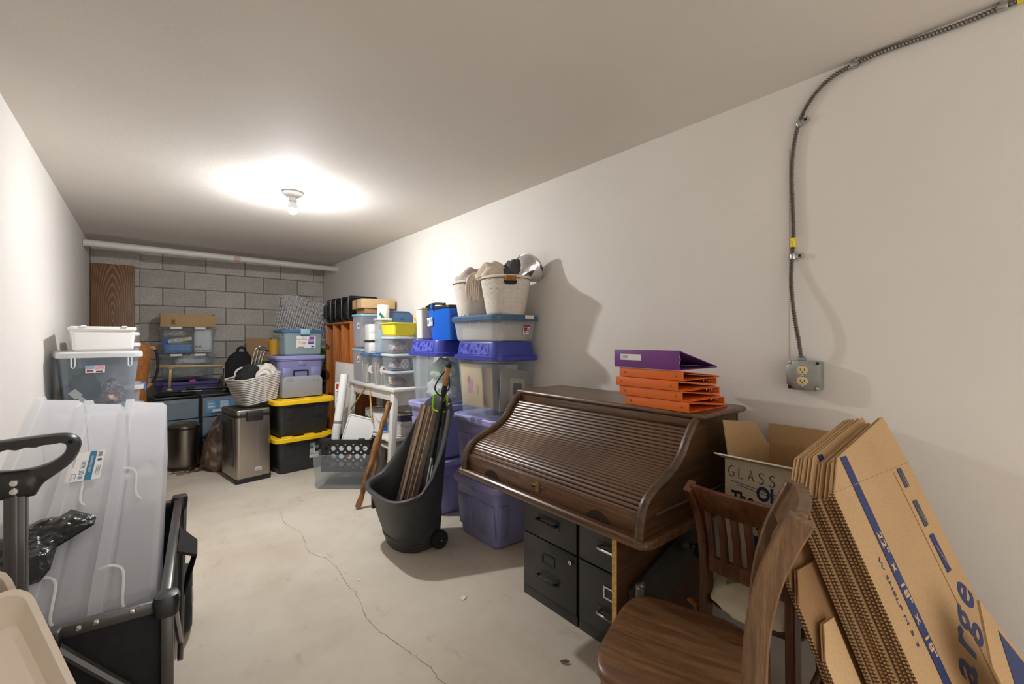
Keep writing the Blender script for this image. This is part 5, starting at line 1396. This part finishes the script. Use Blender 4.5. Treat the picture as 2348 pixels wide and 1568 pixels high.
# ------------------------------------------------------------------ black poly cart with slats and poles
def cart():
    t = thing('dump_cart', 'dark grey moulded garden tub cart with high back and small wheels', 'cart', (1.25, 2.46, 0))
    n = 56
    def plan(a, w, p=3.6):
        # a: angle, 0 = back (+x); superellipse
        ca_, sa = math.cos(a), math.sin(a)
        return (abs(ca_)**(2/p)*(1 if ca_ > 0 else -1), abs(sa)**(2/p)*(1 if sa > 0 else -1)*w)
    def rim(a):
        x, y = plan(a, 1)
        X = .0 + .215*x
        f = (x+1)/2
        z = .355 + .10*f + .46*max(0, (f-.30)/.70)**1.6
        if f > .86: z = min(z, .885-.25*max(0, abs(y)-.35)**2)
        wid = .262-.088*max(0, (f-.45)/.55)
        return (X-.01, y*wid, z)
    def base(a):
        x, y = plan(a, 1, 2.3)
        return (.025+.145*x, .03+y*.165, 0)
    angs = [2*PI*k/n for k in range(n)]
    def ring(f, off=0):
        o = []
        for a in angs:
            b0, r0 = base(a), rim(a)
            g = f**.85
            x = b0[0]+(r0[0]-b0[0])*g; y = b0[1]+(r0[1]-b0[1])*g; z = r0[2]*f
            l = math.hypot(x-.01, y); k = 1+off/max(l, .01)
            o.append((.01+(x-.01)*k, y*k, z))
        return o
    rings = [ring(0, -.02), ring(.012, 0)] + [ring(f) for f in (.12, .22)] + [ring(.23, -.006), ring(.25, -.006)] + [ring(f, -.004) for f in (.4, .55, .7, .85)] + [ring(.93, 0), ring(.94, .016), ring(.985, .019), ring(1, .012), ring(1.0, -.004), ring(.985, -.014), ring(.9, -.016), ring(.6, -.016), ring(.3, -.016), ring(.05, -.016)]
    part('tub', B().loft(rings), CARTPL, t, ang=50)
    for s in (-1, 1):
        wh = part('wheel', B().lathe([(.02, -.016), (.048, -.018), (.053, -.010), (.053, .010), (.048, .018), (.02, .016)], 24, M=frame((.098, s*.148-.012, .054), (1, 0, 0), (0, 0, 1), (0, -1, 0))), RUBBER, t)
        part('hub', B().lathe([(.001, .022), (.012, .021), (.014, .016), (.03, .014)], 16, M=frame((.098, s*.148-.012, .054), (1, 0, 0), (0, 0, 1), (0, -1, 0))), BLACKPL2, wh)
        part('axle_cap', B().lathe([(.001, .026), (.005, .0255), (.006, .021)], 10, M=frame((.098, s*.148-.012, .054), (1, 0, 0), (0, 0, 1), (0, -1, 0))), CHROME, wh)
    part('axle', B().tube([(.098, -.15, .054), (.098, .13, .054)], .008, 8), GALV, t)
    part('moulded_line', B().tube(smooth_path([(-.09, -.135, .052), (-.06, -.1515, .054), (-.01, -.1585, .055)], 5), .003, 6), CARTPL, t)
    part('side_latch', B().box(-.012, .012, -.01, .01, -.05, .03), BLACKPL2, t, bev=.004, loc=(-.185, .14, .27))
    return t
cart()
sl = thing('slat_bundle', 'bundle of weathered brown slats standing in the black cart', 'slats', (1.175, 2.50, .055), rot=(R(-7), R(13), R(-40)))
for k in range(6):
    part('slat', B().box(-.0185, .0185, -.006, .006, 0, .80-.004*(k % 3)), SLATW, sl, loc=(-.041+.041*(k % 3), .0135*(k//3)+.002*(k % 2), .0), bev=.001)
for k, (x, w_) in enumerate(((-.034, .007), (.002, .003), (.026, .0035))):
    part('tan_strip', B().box(x-w_, x+w_, -.0085, -.0055, .002, .795), SLATT, sl)
part('cord_knot', B().tube([(.022+.005*math.cos(a*PI/6), -.0095, .52+.009*math.sin(a*PI/6)) for a in range(12)], .0016, 5, closed=True), RUBBER, sl)
def pole(label, p0, p1, strap):
    p0, p1 = Vector(p0), Vector(p1); dv = p1-p0
    t = thing('trekking_pole', label, 'pole', p0, 0, 'trekking poles standing in the black cart')
    part('shaft', B().tube([(0, 0, 0), dv*.45], .007, 10), SILVER, t)
    part('shaft', B().tube([dv*.45, dv*.82], .009, 10), BLACKPL2, t)
    part('lock', B().tube([dv*.70, dv*.735], .014, 10), RUBBER, t)
    part('lower_grip', B().tube([dv*.80, dv*.83, dv*.87], [.012, .017, .014], 10), RUBBER, t)
    part('cork_grip', B().tube([dv*.865, dv*.90, dv*.95, dv*.975], [.014, .0175, .016, .017], 12), CORK, t)
    part('grip_cap', B().tube([dv*.972, dv*.99, dv], [.018, .020, .010], 12), RUBBER, t)
    if strap:
        e = dv*.97
        part('strap', B().tube(smooth_path([e, e+Vector((-.04, .02, -.05)), e+Vector((-.075, .03, -.12)), e+Vector((-.05, -.0, -.165)), e+Vector((-.005, -.02, -.12)), e+Vector((.0, -.005, -.03))], 6), .0045, 6), RUBBER, t)
    return t
pole('trekking pole with cork grip and wrist strap in the black cart', (1.255, 2.40, .06), (1.435, 2.335, 1.10), True)
pole('trekking pole behind the strapped one with its grip lower', (1.285, 2.40, .06), (1.437, 2.375, .985), False)
part_c = single('carabiner', B().tube(smooth_path([(-.045, 0, -.04), (.045, 0, -.045), (.05, 0, 0), (.043, 0, .05), (-.035, 0, .058), (-.047, 0, .02)], 5, True), .0065, 8, closed=True), LIME, 'lime green square carabiner hanging at the back of the black cart', 'carabiner', (1.408, 2.395, .845), rot=(0, 0, R(-62)))

# ------------------------------------------------------------------ black file cabinets
def cabinet(label, y0, lock):
    t = thing('file_cabinet', label, 'cabinet', (1.437, y0, 0), 0, 'black file cabinets under the desk')
    w, d, h = .358, .44, .61
    part('shell', B().box(.012, d, 0, w, 0, h), BLACKMET, t, bev=.003)
    part('kick', B().box(0, .014, .002, w-.002, 0, .045), BLACKMET, t, bev=.002)
    for k, (z0, z1) in enumerate(((.048, .305), (.311, .60))):
        dr = part('drawer', B().box(-.004, .014, .006, w-.006, z0, z1), BLACKMET, t, bev=.003)
        zc_ = z0+.09
        y = w/2
        hb = B().tube([(-.002, y-.062, zc_), (-.026, y-.058, zc_+.002), (-.030, y-.05, zc_+.002), (-.030, y+.05, zc_+.002), (-.026, y+.058, zc_+.002), (-.002, y+.062, zc_)], .0065, 8)
        part('handle', hb, BLACKPL2 if lock else CHROME, dr)
        part('handle_plate', B().box(-.006, -.003, y-.07, y+.07, zc_-.02, zc_+.02), BLACKMET, dr, bev=.003)
        zl = z0+.175
        lh = B().loft([[(-.008, y-.042, zl-.025), (-.008, y+.042, zl-.025), (-.008, y+.042, zl+.025), (-.008, y-.042, zl+.025)], [(-.008, y-.034, zl-.018), (-.008, y+.034, zl-.018), (-.008, y+.034, zl+.018), (-.008, y-.034, zl+.018)],
                       [(-.004, y-.034, zl-.018), (-.004, y+.034, zl-.018), (-.004, y+.034, zl+.018), (-.004, y-.034, zl+.018)]], False, False)
        part('label_holder', lh, BLACKPL2 if lock else CHROME, dr)
    if lock:
        part('lock', B().lathe([(.011, 0), (.011, .012), (.009, .016), (.001, .016)], 16, M=frame((-.004, .03, .275), (0, -1, 0), (0, 0, 1), (-1, 0, 0))), CHROME, t)
        part('key_slot', B().box(-.0012, .0012, -.004, .004, .0155, .017, M=frame((-.004, .03, .275), (0, -1, 0), (0, 0, 1), (-1, 0, 0))), RUBBER, t)
    return t
cabinet('black two drawer file cabinet with lock, left under the roll top', 1.285, True)
cabinet('black two drawer file cabinet with chrome pulls beside the upright board', .922, False)

# board with caster
bd = thing('caster_board', 'walnut board with black brackets and casters upright under the desk', 'board', (1.165, .885, .006))
part('panel', B().box(.0, .56, -.009, .009, 0, .60), WALNUTL, bd)
part('raw_edge', B().box(-.0015, .0, -.009, .009, 0, .60), PARTICLE, bd)
part('bracket', B().prism([(.055, .20), (.055, .42), (.48, .55), (.48, .40)], .0, .014, M=face((0, -.009, 0))), BLACKMET, bd, bev=.002)
part('bracket_plate', B().box(.075, .115, -.034, -.0235, .35, .435), GALV, bd, bev=.002)
for (x, z) in ((.085, .36), (.105, .36), (.085, .42), (.105, .42)): part('bolt', B().lathe([(.006, 0), (.006, .006), (.001, .007)], 6, M=face((x, -.034, z))), CHROME, bd)
for (x, z) in ((.11, .345), (.44, .45)):
    cs = part('caster', B().lathe([(.012, -.018), (.030, -.016), (.034, 0), (.030, .016), (.012, .018)], 20, M=frame((x, -.068, z), (1, 0, 0), (0, 0, 1), (0, -1, 0))), RUBBER, bd)
    part('caster_fork', B().box(x-.009, x+.009, -.05, -.023, z-.006, z+.012), CHROME, cs, bev=.002)

# ------------------------------------------------------------------ roll top desk
dk = thing('roll_top_desk', 'dark oak roll top desk section resting on the file cabinets', 'desk', (1.155, 1.265, .6125))
OX, OY, OZ = 1.155, 1.265, .6125
L = lambda x, y, z: (x-OX, y-OY, z-OZ)
prf = [(1.1575, .640), (1.1605, .675), (1.172, .715), (1.195, .748), (1.24, .773), (1.30, .795), (1.355, .820), (1.40, .855), (1.435, .90), (1.47, .940), (1.503, .962)]
ps = smooth_path([(x, 0, z) for x, z in prf], 8)
yA, yB = .772, 1.752
for s, (y0_, y1_) in enumerate(((yA, yA+.024), (yB-.024, yB))):
    poly = [(p.x-OX, p.z-OZ) for p in ps] + [(1.80-OX, .962-OZ), (1.80-OX, .640-OZ)]
    part('side_panel', B().prism(poly, 0, y1_-y0_, M=frame((0, y1_-OY, 0), (1, 0, 0), (0, 0, 1), (0, -1, 0))), OAKX, dk)
    part('edge_molding', B().tube([(p.x-OX-.002, (y0_+y1_)/2-OY, p.z-OZ) for p in ps], .0165, 10), OAKX, dk)
    out = yA-.002 if s == 0 else yB+.002
    part('side_bead', B().tube([L(1.22, out, .70), L(1.78, out, .70)], .005, 6), OAKX, dk)
def slab(x0, x1, y0_, y1_, z0, z1, r):
    cx, cy = (x0+x1)/2-OX, (y0_+y1_)/2-OY; w, d = x1-x0, y1_-y0_
    return B().loft([rr(w-.012, d-.012, r, z0-OZ, 4, cx, cy), rr(w-.002, d-.002, r, z0+.006-OZ, 4, cx, cy), rr(w, d, r, (z0+z1)/2-OZ, 4, cx, cy), rr(w-.004, d-.004, r, z1-.005-OZ, 4, cx, cy), rr(w-.016, d-.016, r, z1-OZ, 4, cx, cy)])
part('desk_base', slab(1.135, 1.81, .745, 1.785, .6125, .641, .03), OAKD, dk)
part('top_board', slab(1.492, 1.835, .748, 1.772, .962, .984, .016), OAKD, dk)
part('top_rail', B().box(1.497-OX, 1.517-OX, yA+.02-OY, yB-.02-OY, .915-OZ, .962-OZ), OAKD, dk, bev=.002)
part('back_panel', B().box(1.79-OX, 1.80-OX, yA-OY, yB-OY, .64-OZ, .962-OZ), OAKX, dk)
# tambour: lid rail plus slats following the S curve
ins = .012
path = [Vector((p.x+ins*.9, 0, p.z-ins*.5)) for p in ps]
ln = [0]
for a, b_ in zip(path, path[1:]): ln.append(ln[-1]+(b_-a).length)
def pp(s):
    for i in range(len(ln)-1):
        if ln[i+1] >= s:
            t = (s-ln[i])/(ln[i+1]-ln[i]); p = path[i].lerp(path[i+1], t); d_ = (path[i+1]-path[i]).normalized(); return p, d_
    return path[-1], (path[-1]-path[-2]).normalized()
lr_ = [L(1.168, 0, .642), L(1.170, 0, .700)]
yl, yr = yB-.026-OY, yA+.026-OY
rail = B().box(1.166-OX, 1.184-OX, yr, yl, .6415-OZ, .706-OZ)
rl2 = part('lid_rail', rail, OAKD, dk, bev=.003)
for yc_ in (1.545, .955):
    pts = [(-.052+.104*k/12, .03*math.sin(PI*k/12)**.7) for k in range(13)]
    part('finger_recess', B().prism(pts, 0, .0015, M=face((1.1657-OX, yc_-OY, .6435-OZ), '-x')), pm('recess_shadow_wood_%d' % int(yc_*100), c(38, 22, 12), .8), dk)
lk = part('brass_lock', B().box(-.003, .003, -.035, .035, -.006, .008).box(-.004, .004, -.012, .012, -.018, .020), BRASS, dk, bev=.0015, loc=(1.165-OX, 1.247-OY, .675-OZ))
for s in (-1, 1): part('lock_plate', B().box(-.0045, -.002, s*.024-.010, s*.024+.010, -.003, .005), RUBBER, lk)
s0, s1, NS = .072, ln[-1]-.052, 27
sm = None
for k in range(NS):
    p, d_ = pp(s0+(s1-s0)*k/(NS-1))
    if sm is None:
        r_ = (s1-s0)/(NS-1)*.5
        pr = [(-r_, 0), (-r_*.93, r_*.45), (-r_*.62, r_*.82), (0, r_*.98), (r_*.62, r_*.82), (r_*.93, r_*.45), (r_, 0), (r_*.8, -.004), (-r_*.8, -.004)]
        sm = part('tambour_slat', B().prism(pr, yr, yl), OAKD, dk); o = sm
    else:
        o = sm.copy(); COL.objects.link(o)
    nrm = Vector((-d_.z, 0, d_.x))
    # local x along path, local y outwards, local z along desk
    o.matrix_local = frame((p.x-OX, 0, p.z-OZ), d_, nrm, d_.cross(nrm))
    o.data.materials[0] = bpy.data.materials['dark_oak_slat'] if 'dark_oak_slat' in bpy.data.materials else wood('dark_oak_slat', c(58, 38, 25), c(98, 68, 44), c(138, 102, 70), (9, 9, .55), 5, .33, .2, .4)
p_ = smooth_path([(p.x+.03, 0, p.z-.025) for p in ps[::4]], 2)
part('tambour_backing', B().loft([[(p.x-OX, yr, p.z-OZ) for p in p_], [(p.x-OX, yl, p.z-OZ) for p in p_]], False, False, closed=False), pm('backing_canvas', c(40, 28, 20), .9), dk)

# ------------------------------------------------------------------ binders on the desk
def binder(label, loc, rz, mat, th, L_=.29, D_=.265, rivets=True, flip=False, wedge=.0, name='ring_binder'):
    """spine along local y, facing -x; opens towards +x"""
    t = thing(name, label, 'binder', loc, rz, 'orange ring binders on the desk' if mat is ORANGE else None)
    tk = .0028
    zt_ = th
    part('spine', B().box(-.001, tk, -L_/2, L_/2, 0, th), mat, t, bev=.001)
    part('cover', B().box(tk, D_, -L_/2, L_/2, 0, tk), mat, t, bev=.001)
    e = th-wedge
    part('cover', B().loft([[(tk, -L_/2, th-tk), (tk, L_/2, th-tk), (tk, L_/2, th), (tk, -L_/2, th)], [(D_, -L_/2, e-tk), (D_, L_/2, e-tk), (D_, L_/2, e), (D_, -L_/2, e)]]), mat, t)
    rg = part('ring_mechanism', B().box(tk, .02, -.12, .12, th*.35, th*.65), CHROME, t, bev=.002)
    for y in (-.108, 0, .108):
        part('ring', B().tube([(.012+.4*th+.4*th*math.cos(a*PI/6), y, th/2+.38*th*math.sin(a*PI/6)) for a in range(12)], .0018, 5, closed=True), CHROME, rg)
    if rivets:
        for y in (-.115, .115): part('rivet', B().lathe([(.0045, 0), (.004, .0015), (.001, .002)], 12, M=face((-.001, y, th*.48), '-x')), BRASS, t)
    return t
dz = .9845
bs = [(1.50, .95, 4, .036, .022, 0, 'lowest of the orange stack on the desk, slid to the right'), (1.497, .975, 3, .035, .020, 1, 'second from the bottom of the orange stack'), (1.492, .99, 3, .036, .022, 0, 'third from the bottom of the orange stack, slid to the left'), (1.497, .973, 2, .036, .02, 1, 'topmost of the orange stack, directly under the purple one')]
z = dz
inter = ['orange ring binder lying spine to the wall, lowest of the three turned ones', 'orange ring binder lying spine to the wall, middle of the three turned ones', 'orange ring binder lying spine to the wall, topmost of the three turned ones']
for k, (x, y, rz, th, wd, fl_, lab_) in enumerate(bs):
    th = .0355
    b_ = binder('orange ring binder, '+lab_, (x, y, z), R(-rz), ORANGE, th, .285, .262, wedge=.029)
    if k < 3:
        o = binder(inter[k], (x+.268, y-.004-.006*k, z+th+.0012), 0, ORANGE, .0285, .285, .255, wedge=.0235, rivets=False)
        o.rotation_euler = (0, PI, R(-rz-1))
    z += th+.0018
vb = binder('thick purple ring binder with white spine label on the orange binders', (1.492, .99, z), R(-2), VIOLET, .072, .295, .27, False, wedge=.066)
sticker(vb, face((-.0015, .065, .042), '-x'), .10, .024, WHITE_PAPER, [('DISK', -.028, .0, .014, GREY_INK)])

# ------------------------------------------------------------------ GLASS box, chairs, flattened cartons
gx = thing('glass_box', 'open white faced carton with GLASS lettering wedged behind the slat back chair', 'box', (1.505, .462, .475))
gw, gd, gh = .365, .225, .372
part('front_wall', B().box(0, .005, 0, gd, 0, gh), CARDW, gx)
part('back_wall', B().box(gw-.005, gw, 0, gd, 0, gh), CARD, gx)
part('side_wall', B().box(.005, gw-.005, 0, .005, 0, gh), CARD, gx)
part('side_wall', B().box(.005, gw-.005, gd-.005, gd, 0, gh), CARD, gx)
part('bottom', B().box(.005, gw-.005, .005, gd-.005, 0, .005), CARD, gx)
part('flap', B().loft([[(0, -.005, gh), (.004, -.005, gh+.003), (.004, gd+.005, gh+.003), (0, gd+.005, gh)], [(-.055, -.01, gh+.022), (-.052, -.01, gh+.026), (-.052, gd+.012, gh+.026), (-.055, gd+.012, gh+.022)]]), CARDW, gx)
part('flap', B().loft([[(gw-.005, 0, gh), (gw, 0, gh), (gw, gd, gh), (gw-.005, gd, gh)], [(gw+.006, 0, gh+.072), (gw+.011, 0, gh+.072), (gw+.011, gd, gh+.072), (gw+.006, gd, gh+.072)]]), CARD, gx)
part('flap', B().loft([[(.02, gd-.005, gh), (gw-.02, gd-.005, gh), (gw-.02, gd, gh), (.02, gd, gh)], [(.01, gd+.008, gh+.125), (gw-.1, gd+.008, gh+.09), (gw-.1, gd+.013, gh+.09), (.01, gd+.013, gh+.125)]]), CARD, gx)
def stroke(name, pts, r, mat, parent, M):
    o = part(name, B().tube([(x, y, .0006) for x, y in pts], r, 5), mat, parent)
    o.matrix_local = M
MG = face((-.0012, gd-.02, gh-.055), '-x')
S5 = .034; A_ = S5
GL = {'G': [(.8, .95), (.45, 1.0), (.1, .7), (.05, .35), (.3, .02), (.75, .05), (.85, .4), (.55, .42)], 'L': [(.1, 1), (.1, 0), (.75, 0)], 'A': [(0, 0), (.4, 1), (.8, 0), (.62, .4), (.2, .38)], 'S': [(.75, .9), (.4, 1), (.1, .8), (.3, .55), (.65, .42), (.7, .15), (.4, 0), (.05, .1)]}
xo = -.008
for ch in 'GLASS':
    q = GL[ch]; q = smooth_path([(x, y, 0) for x, y in q], 4) if ch in 'GS' else [Vector((x, y, 0)) for x, y in q]
    stroke('lettering', [(xo+p.x*S5*.62, p.y*S5-.0-xo*.05) for p in q], .0011, INK, gx, MG); xo += S5*.92
stroke('underline', [(.0, -.014), (.17, -.034)], .0009, INK, gx, MG)
stroke('underline', [(.02, -.024), (.17, -.044)], .0009, INK, gx, MG)
def letters(s_, size, mat, y, z, bold, sx):
    wd = {'O': .80, 'L': .56, 'T': .62, 'h': .58, 'e': .57, 'S': .64, 'H': .74, 'P': .62, 'R': .66, 'A': .68}
    tot = sum(wd[ch] for ch in s_)*size*sx; x = -tot/2
    for ch in s_:
        text('letter', ch, size, mat, gx, face((-.001, y, z), '-x') @ Matrix.Translation((x, 0, 0)), bold=bold, align='LEFT', sx=sx)
        x += wd[ch]*size*sx
letters('OL', 0.062, NAVY, 0.092, 0.279, 0.0022, 0.8)
letters('The', 0.052, INK, 0.166, 0.25, 0.002, 0.8)
letters('SHOP', 0.038, INK, 0.118, 0.174, 0.0015, 0.9)
part('printed_band', rect(.15, .055), NAVY, gx).matrix_local = face((-.001, .08, .115), '-x')
letters('RA', 0.05, INK, 0.03, 0.055, 0.002, 0.9)

def chair(label, loc, rz, seat_mat, wmat, back_h=.88, dish=True, sw=.40, sd=.40, bw=.26):
    """local: faces +x, back at -x; seat height .45"""
    t = thing('slat_back_chair', label, 'chair', loc, rz)
    n = 40; pl_ = []
    for k in range(n):
        a = 2*PI*k/n; ca_, sa = math.cos(a), math.sin(a); p = 4.2
        x = abs(ca_)**(2/p)*(1 if ca_ > 0 else -1)*sd/2
        y = abs(sa)**(2/p)*(1 if sa > 0 else -1)*sw/2*(1-.10*(-x/sd+.0))
        pl_.append((x, y))
    sc = lambda k, z: [(x*k, y*k, z+(.0)) for x, y in pl_]
    part('seat', B().loft([sc(.90, .418), sc(.97, .422), sc(1, .434), sc(.995, .444), sc(.965, .452), sc(.90, .454), sc(.6, .450), sc(.25, .448)]), seat_mat, t, ang=70)
    post = lambda s: smooth_path([(-sd/2-.035, s*bw*.54, 0), (-sd/2-.01, s*bw*.52, .22), (-sd/2+.0, s*bw*.5, .45), (-sd/2-.006, s*bw*.5, .62), (-sd/2-.034, s*bw*.52, .76), (-sd/2-.085, s*bw*.55, back_h)], 5)
    for s in (-1, 1):
        P_ = post(s); b = B(); rg = []
        for i, p in enumerate(P_):
            d_ = (P_[min(i+1, len(P_)-1)]-P_[max(i-1, 0)]).normalized()
            u_ = Vector((d_.z, 0, -d_.x)); v_ = Vector((0, 1, 0)); a, q = (.025, .014)
            rg.append([tuple(p+u_*a*x+v_*q*y) for x, y in ((-1, -1), (1, -1), (1, 1), (-1, 1))])
        part('back_post', b.loft(rg), wmat, t, bev=.004, seg=1)
        fl = B().loft([rr(.036, .036, .01, 0, 3, sd/2-.03+.02, s*(sw/2-.05)), rr(.042, .042, .012, .42, 3, sd/2-.05, s*(sw/2-.06))])
        part('front_leg', fl, wmat, t)
        part('side_stretcher', B().tube([(-sd/2+.0, s*bw*.53, .2), (sd/2-.04, s*(sw/2-.055), .2)], .011, 8), wmat, t)
    def rail(z0, z1, bow, th):
        pa = post(1)
        xat = lambda z: min(pa, key=lambda p: abs(p.z-z)).x
        rg = []
        for k in range(9):
            y = -bw*.53+bw*1.06*k/8; f = 1-(2*k/8-1)**2
            x0 = xat(z0)-bow*f; x1 = xat(z1)-bow*f
            rg.append([(x0-th, y, z0), (x0+th, y, z0), (x1+th, y, z1), (x1-th, y, z1)])
        return B().loft(rg)
    part('top_rail', rail(back_h-.085, back_h+.005, .012, .013), wmat, t, bev=.004)
    part('lower_rail', rail(.55, .60, .0, .011), wmat, t, bev=.003)
    pa = post(1); xat = lambda z: min(pa, key=lambda p: abs(p.z-z)).x
    for k in range(6):
        y = -bw*.40+bw*.80*k/5
        rg = []
        for z in (.595, .68, .76, back_h-.08):
            x = xat(z)-.004; rg.append([(x-.007, y-.0115, z), (x+.007, y-.0115, z), (x+.007, y+.0115, z), (x-.007, y+.0115, z)])
        part('slat', B().loft(rg), wmat, t, bev=.002, seg=1)
    return t
OAKZ2 = wood('red_brown_oak_upright', c(58, 32, 18), c(96, 56, 30), c(128, 80, 46), (9, 9, .7), 5, .38, .2, .3)
ch1 = chair('dark slat back chair with cushion facing the right wall, behind the nearer chair', (1.556, .565, 0), R(-2), OAKX, OAKZ2, back_h=.85, bw=.27, sw=.33, sd=.36)
ch1.scale = (.93, .93, .93)
cu_ = single('seat_cushion', blob(.16, .15, .05, 71, .12, 4), FLORAL, 'cream leaf print cushion sliding off the slat back chair', 'cushion', (1.50, .565, .424), rot=(0, R(-8), 0), ang=70)
tie = thing('cushion_tie', 'twisted cord tie knotted round the left post of the slat back chair', 'tie', (1.395, .70, .40))
part('cord', B().tube(smooth_path([(-.05, .03, .01), (-.02, .02, -.012), (.02, .012, -.01), (.06, -.03, .0), (.11, -.07, .01)], 6), .0065, 6), WICKERB, tie)
part('cord', B().tube(smooth_path([(-.03, .03, .005), (-.02, .02, -.03), (-.005, .025, -.075)], 6), .006, 6), WICKERB, tie)
ch2 = chair('worn wooden chair with smooth saddle seat in the front right', (1.060, .606, 0), R(109), SEATW, OAKZ, back_h=.885, sw=.40, sd=.36, bw=.225)

# flattened moving cartons leaning in the corner
FX = Vector((.985, -.165, .03)).normalized()
FE = Vector((.068, .385, .92)); FE = (FE-FX*FE.dot(FX)).normalized()
FN = FX.cross(FE).normalized()      # towards the camera (-y)
def flat_carton(label, org, w, h, flap, first=False, mat=CARD, sp=0.0, stripe=False, tw=0):
    """two cardboard faces folded flat; org = lower left corner of the front face"""
    t = thing('flattened_carton', label, 'flattened box', M=frame(org, FX, FE, FN), group='flattened moving cartons on the right')
    T = .0045
    for k in range(2):
        z = -k*(T+.0025+sp)
        part('face_panel', B().box(0, w, 0, h, z-T, z), mat, t)
        part('flute_edge', B().box(-.0012, 0, 0, h, z-T, z), FLUTE, t)
        # top flap, bent over slightly, cut slanting on the left
        fb_ = -.02*k; cy, sy = math.cos(fb_), math.sin(fb_)
        q = [(.004, 0), (w-.002, 0), (w-.014, flap), (.085, flap*.52)]
        part('flap', B().loft([[(x, h+y*cy, z+y*sy) for x, y in q], [(x, h+y*cy, z-T+y*sy) for x, y in q]]), mat, t, bev=.001, seg=1)
    if stripe:
        o = part('printed_stripe', rect(.024, flap*.5), NAVY, t); o.matrix_local = Matrix.Translation((.11, h+flap*.27, .0012))
    return t
# front face's fold corner sits at (1.26,.319,.8825)
cn = Vector((1.26, .319, .8825)); hF = (cn.z-.006)/FE.z
nl = ['flattened carton printed Large with a navy stripe, nearest of the leaning stack', 'flattened carton directly behind the printed Large one', 'flattened carton, third in the leaning stack', 'flattened carton with navy striped flap, fourth in the leaning stack', 'flattened carton, fifth in the leaning stack', 'flattened carton with navy striped flap, rearmost of the leaning stack']
offs = [0, .019, .039, .056, .075, .092]
for k in range(6):
    org = cn - FE*hF - FN*offs[k] + FX*(.0, .006, -.002, .004, -.004, -.006)[k]
    dz_ = -(org.z-.006)/FE.z
    org = org + FE*(dz_)
    w = .43+(.012 if k % 2 else 0)
    fc_ = flat_carton(nl[k], org, w, hF-(0 if k == 0 else .012+.006*(k % 3)), .135, mat=CARD if k % 2 == 0 else CARD2, sp=.003 if k in (1, 3) else 0, stripe=k in (3, 5), tw=-.03*k)
    if k == 0: FRONT = fc_
def on_front(x, y, rot=0):
    return Matrix.Translation((x, y, .0008)) @ Matrix.Rotation(rot, 4, 'Z')
part('navy_stripe', rect(.031, hF+.0), NAVY, FRONT).matrix_local = on_front(.108, hF/2-.002)
part('navy_stripe', rect(.031, .068), NAVY, FRONT).matrix_local = on_front(.108, hF+.034)
text('lettering', '22"  x  18"  x  18"', .027, CARD2, FRONT, on_front(.108, hF-.245, -PI/2) @ Matrix.Translation((0, 0, .0012)), bold=.0006, sx=1.35)
ML = on_front(.250, hF-.405, R(35)); xo = -.152
for ch, adv in (('L', .078), ('a', .070), ('r', .052), ('g', .070), ('e', .07)):
    text('letter', ch, .135, NAVY, FRONT, ML @ Matrix.Translation((xo, 0, 0)), bold=.002, align='LEFT', sx=.9); xo += adv
text('lettering', 'WARDROBE', .02, NAVY, FRONT, on_front(.022, hF-.33, -PI/2), sx=1.2) if False else text('lettering', 'W SHELF M 5 3', .014, NAVY, FRONT, on_front(.062, hF-.25, -PI/2), sx=2.0)
DKP = pm('dark_grey_print', c(62, 66, 84), .6)
for k, (y, s_) in enumerate(((hF-.03, .05), (hF-.123, .065), (hF-.222, .09))):
    part('printed_window', rect(.026, s_), DKP if k < 2 else NAVY, FRONT).matrix_local = on_front(.355, y, 0)
    part('printed_window_bar', rect(.002, s_*.7), CARD, FRONT).matrix_local = on_front(.357, y-.01, .3) @ Matrix.Translation((0, 0, .001))
part('score_line', rect(.0012, hF*.98), pm('score_line', c(150, 112, 72), .8), FRONT).matrix_local = on_front(.318, hF/2)

# smaller flattened boxes beside them
for k, (lab_, tp, w) in enumerate((('small worn flattened box beside the leaning stack, rear of the three', Vector((1.19, .405, .70)), .15), ('small worn flattened box beside the leaning stack, middle of the three', Vector((1.165, .378, .672)), .15), ('small light flattened box beside the leaning stack, lowest of the three', Vector((1.144, .319, .58)), .09))):
    h = (tp.z-.006)/FE.z
    t = thing('flattened_box', lab_, 'flattened box', M=frame(tp-FE*h, FX, FE, FN), group='small flattened boxes on the right')
    for q in range(2):
        z = -q*.006
        part('face_panel', B().prism([(0, 0), (w, 0), (w, h+.02), (.045, h+.02), (0, h-.04)], z-.0035, z), (CARDD, CARDD, CARD2)[k], t)
        part('flute_edge', B().box(-.0012, 0, 0, h-.04, z-.0035, z), FLUTE, t)
    if k == 2: part('printed_mark', rect(.006, .06), DKGREEN, t).matrix_local = Matrix.Translation((.06, h-.16, .001)) @ Matrix.Rotation(-.6, 4, 'Z')
bt = thing('flattened_box', 'navy printed flattened carton leaning low by the right wall', 'flattened box', M=frame(Vector((1.466, .083, .63))-FX*.09-FE*.675, FX, FE, FN))
part('face_panel', B().prism([(0, 0), (.23, 0), (.23, .42), (.085, .70), (0, .60)], -.005, 0), CARD, bt)
part('printed_panel', B().prism([(.05, 0), (.222, 0), (.222, .41), (.10, .635), (.05, .54)], .0004, .0012), NAVY, bt)
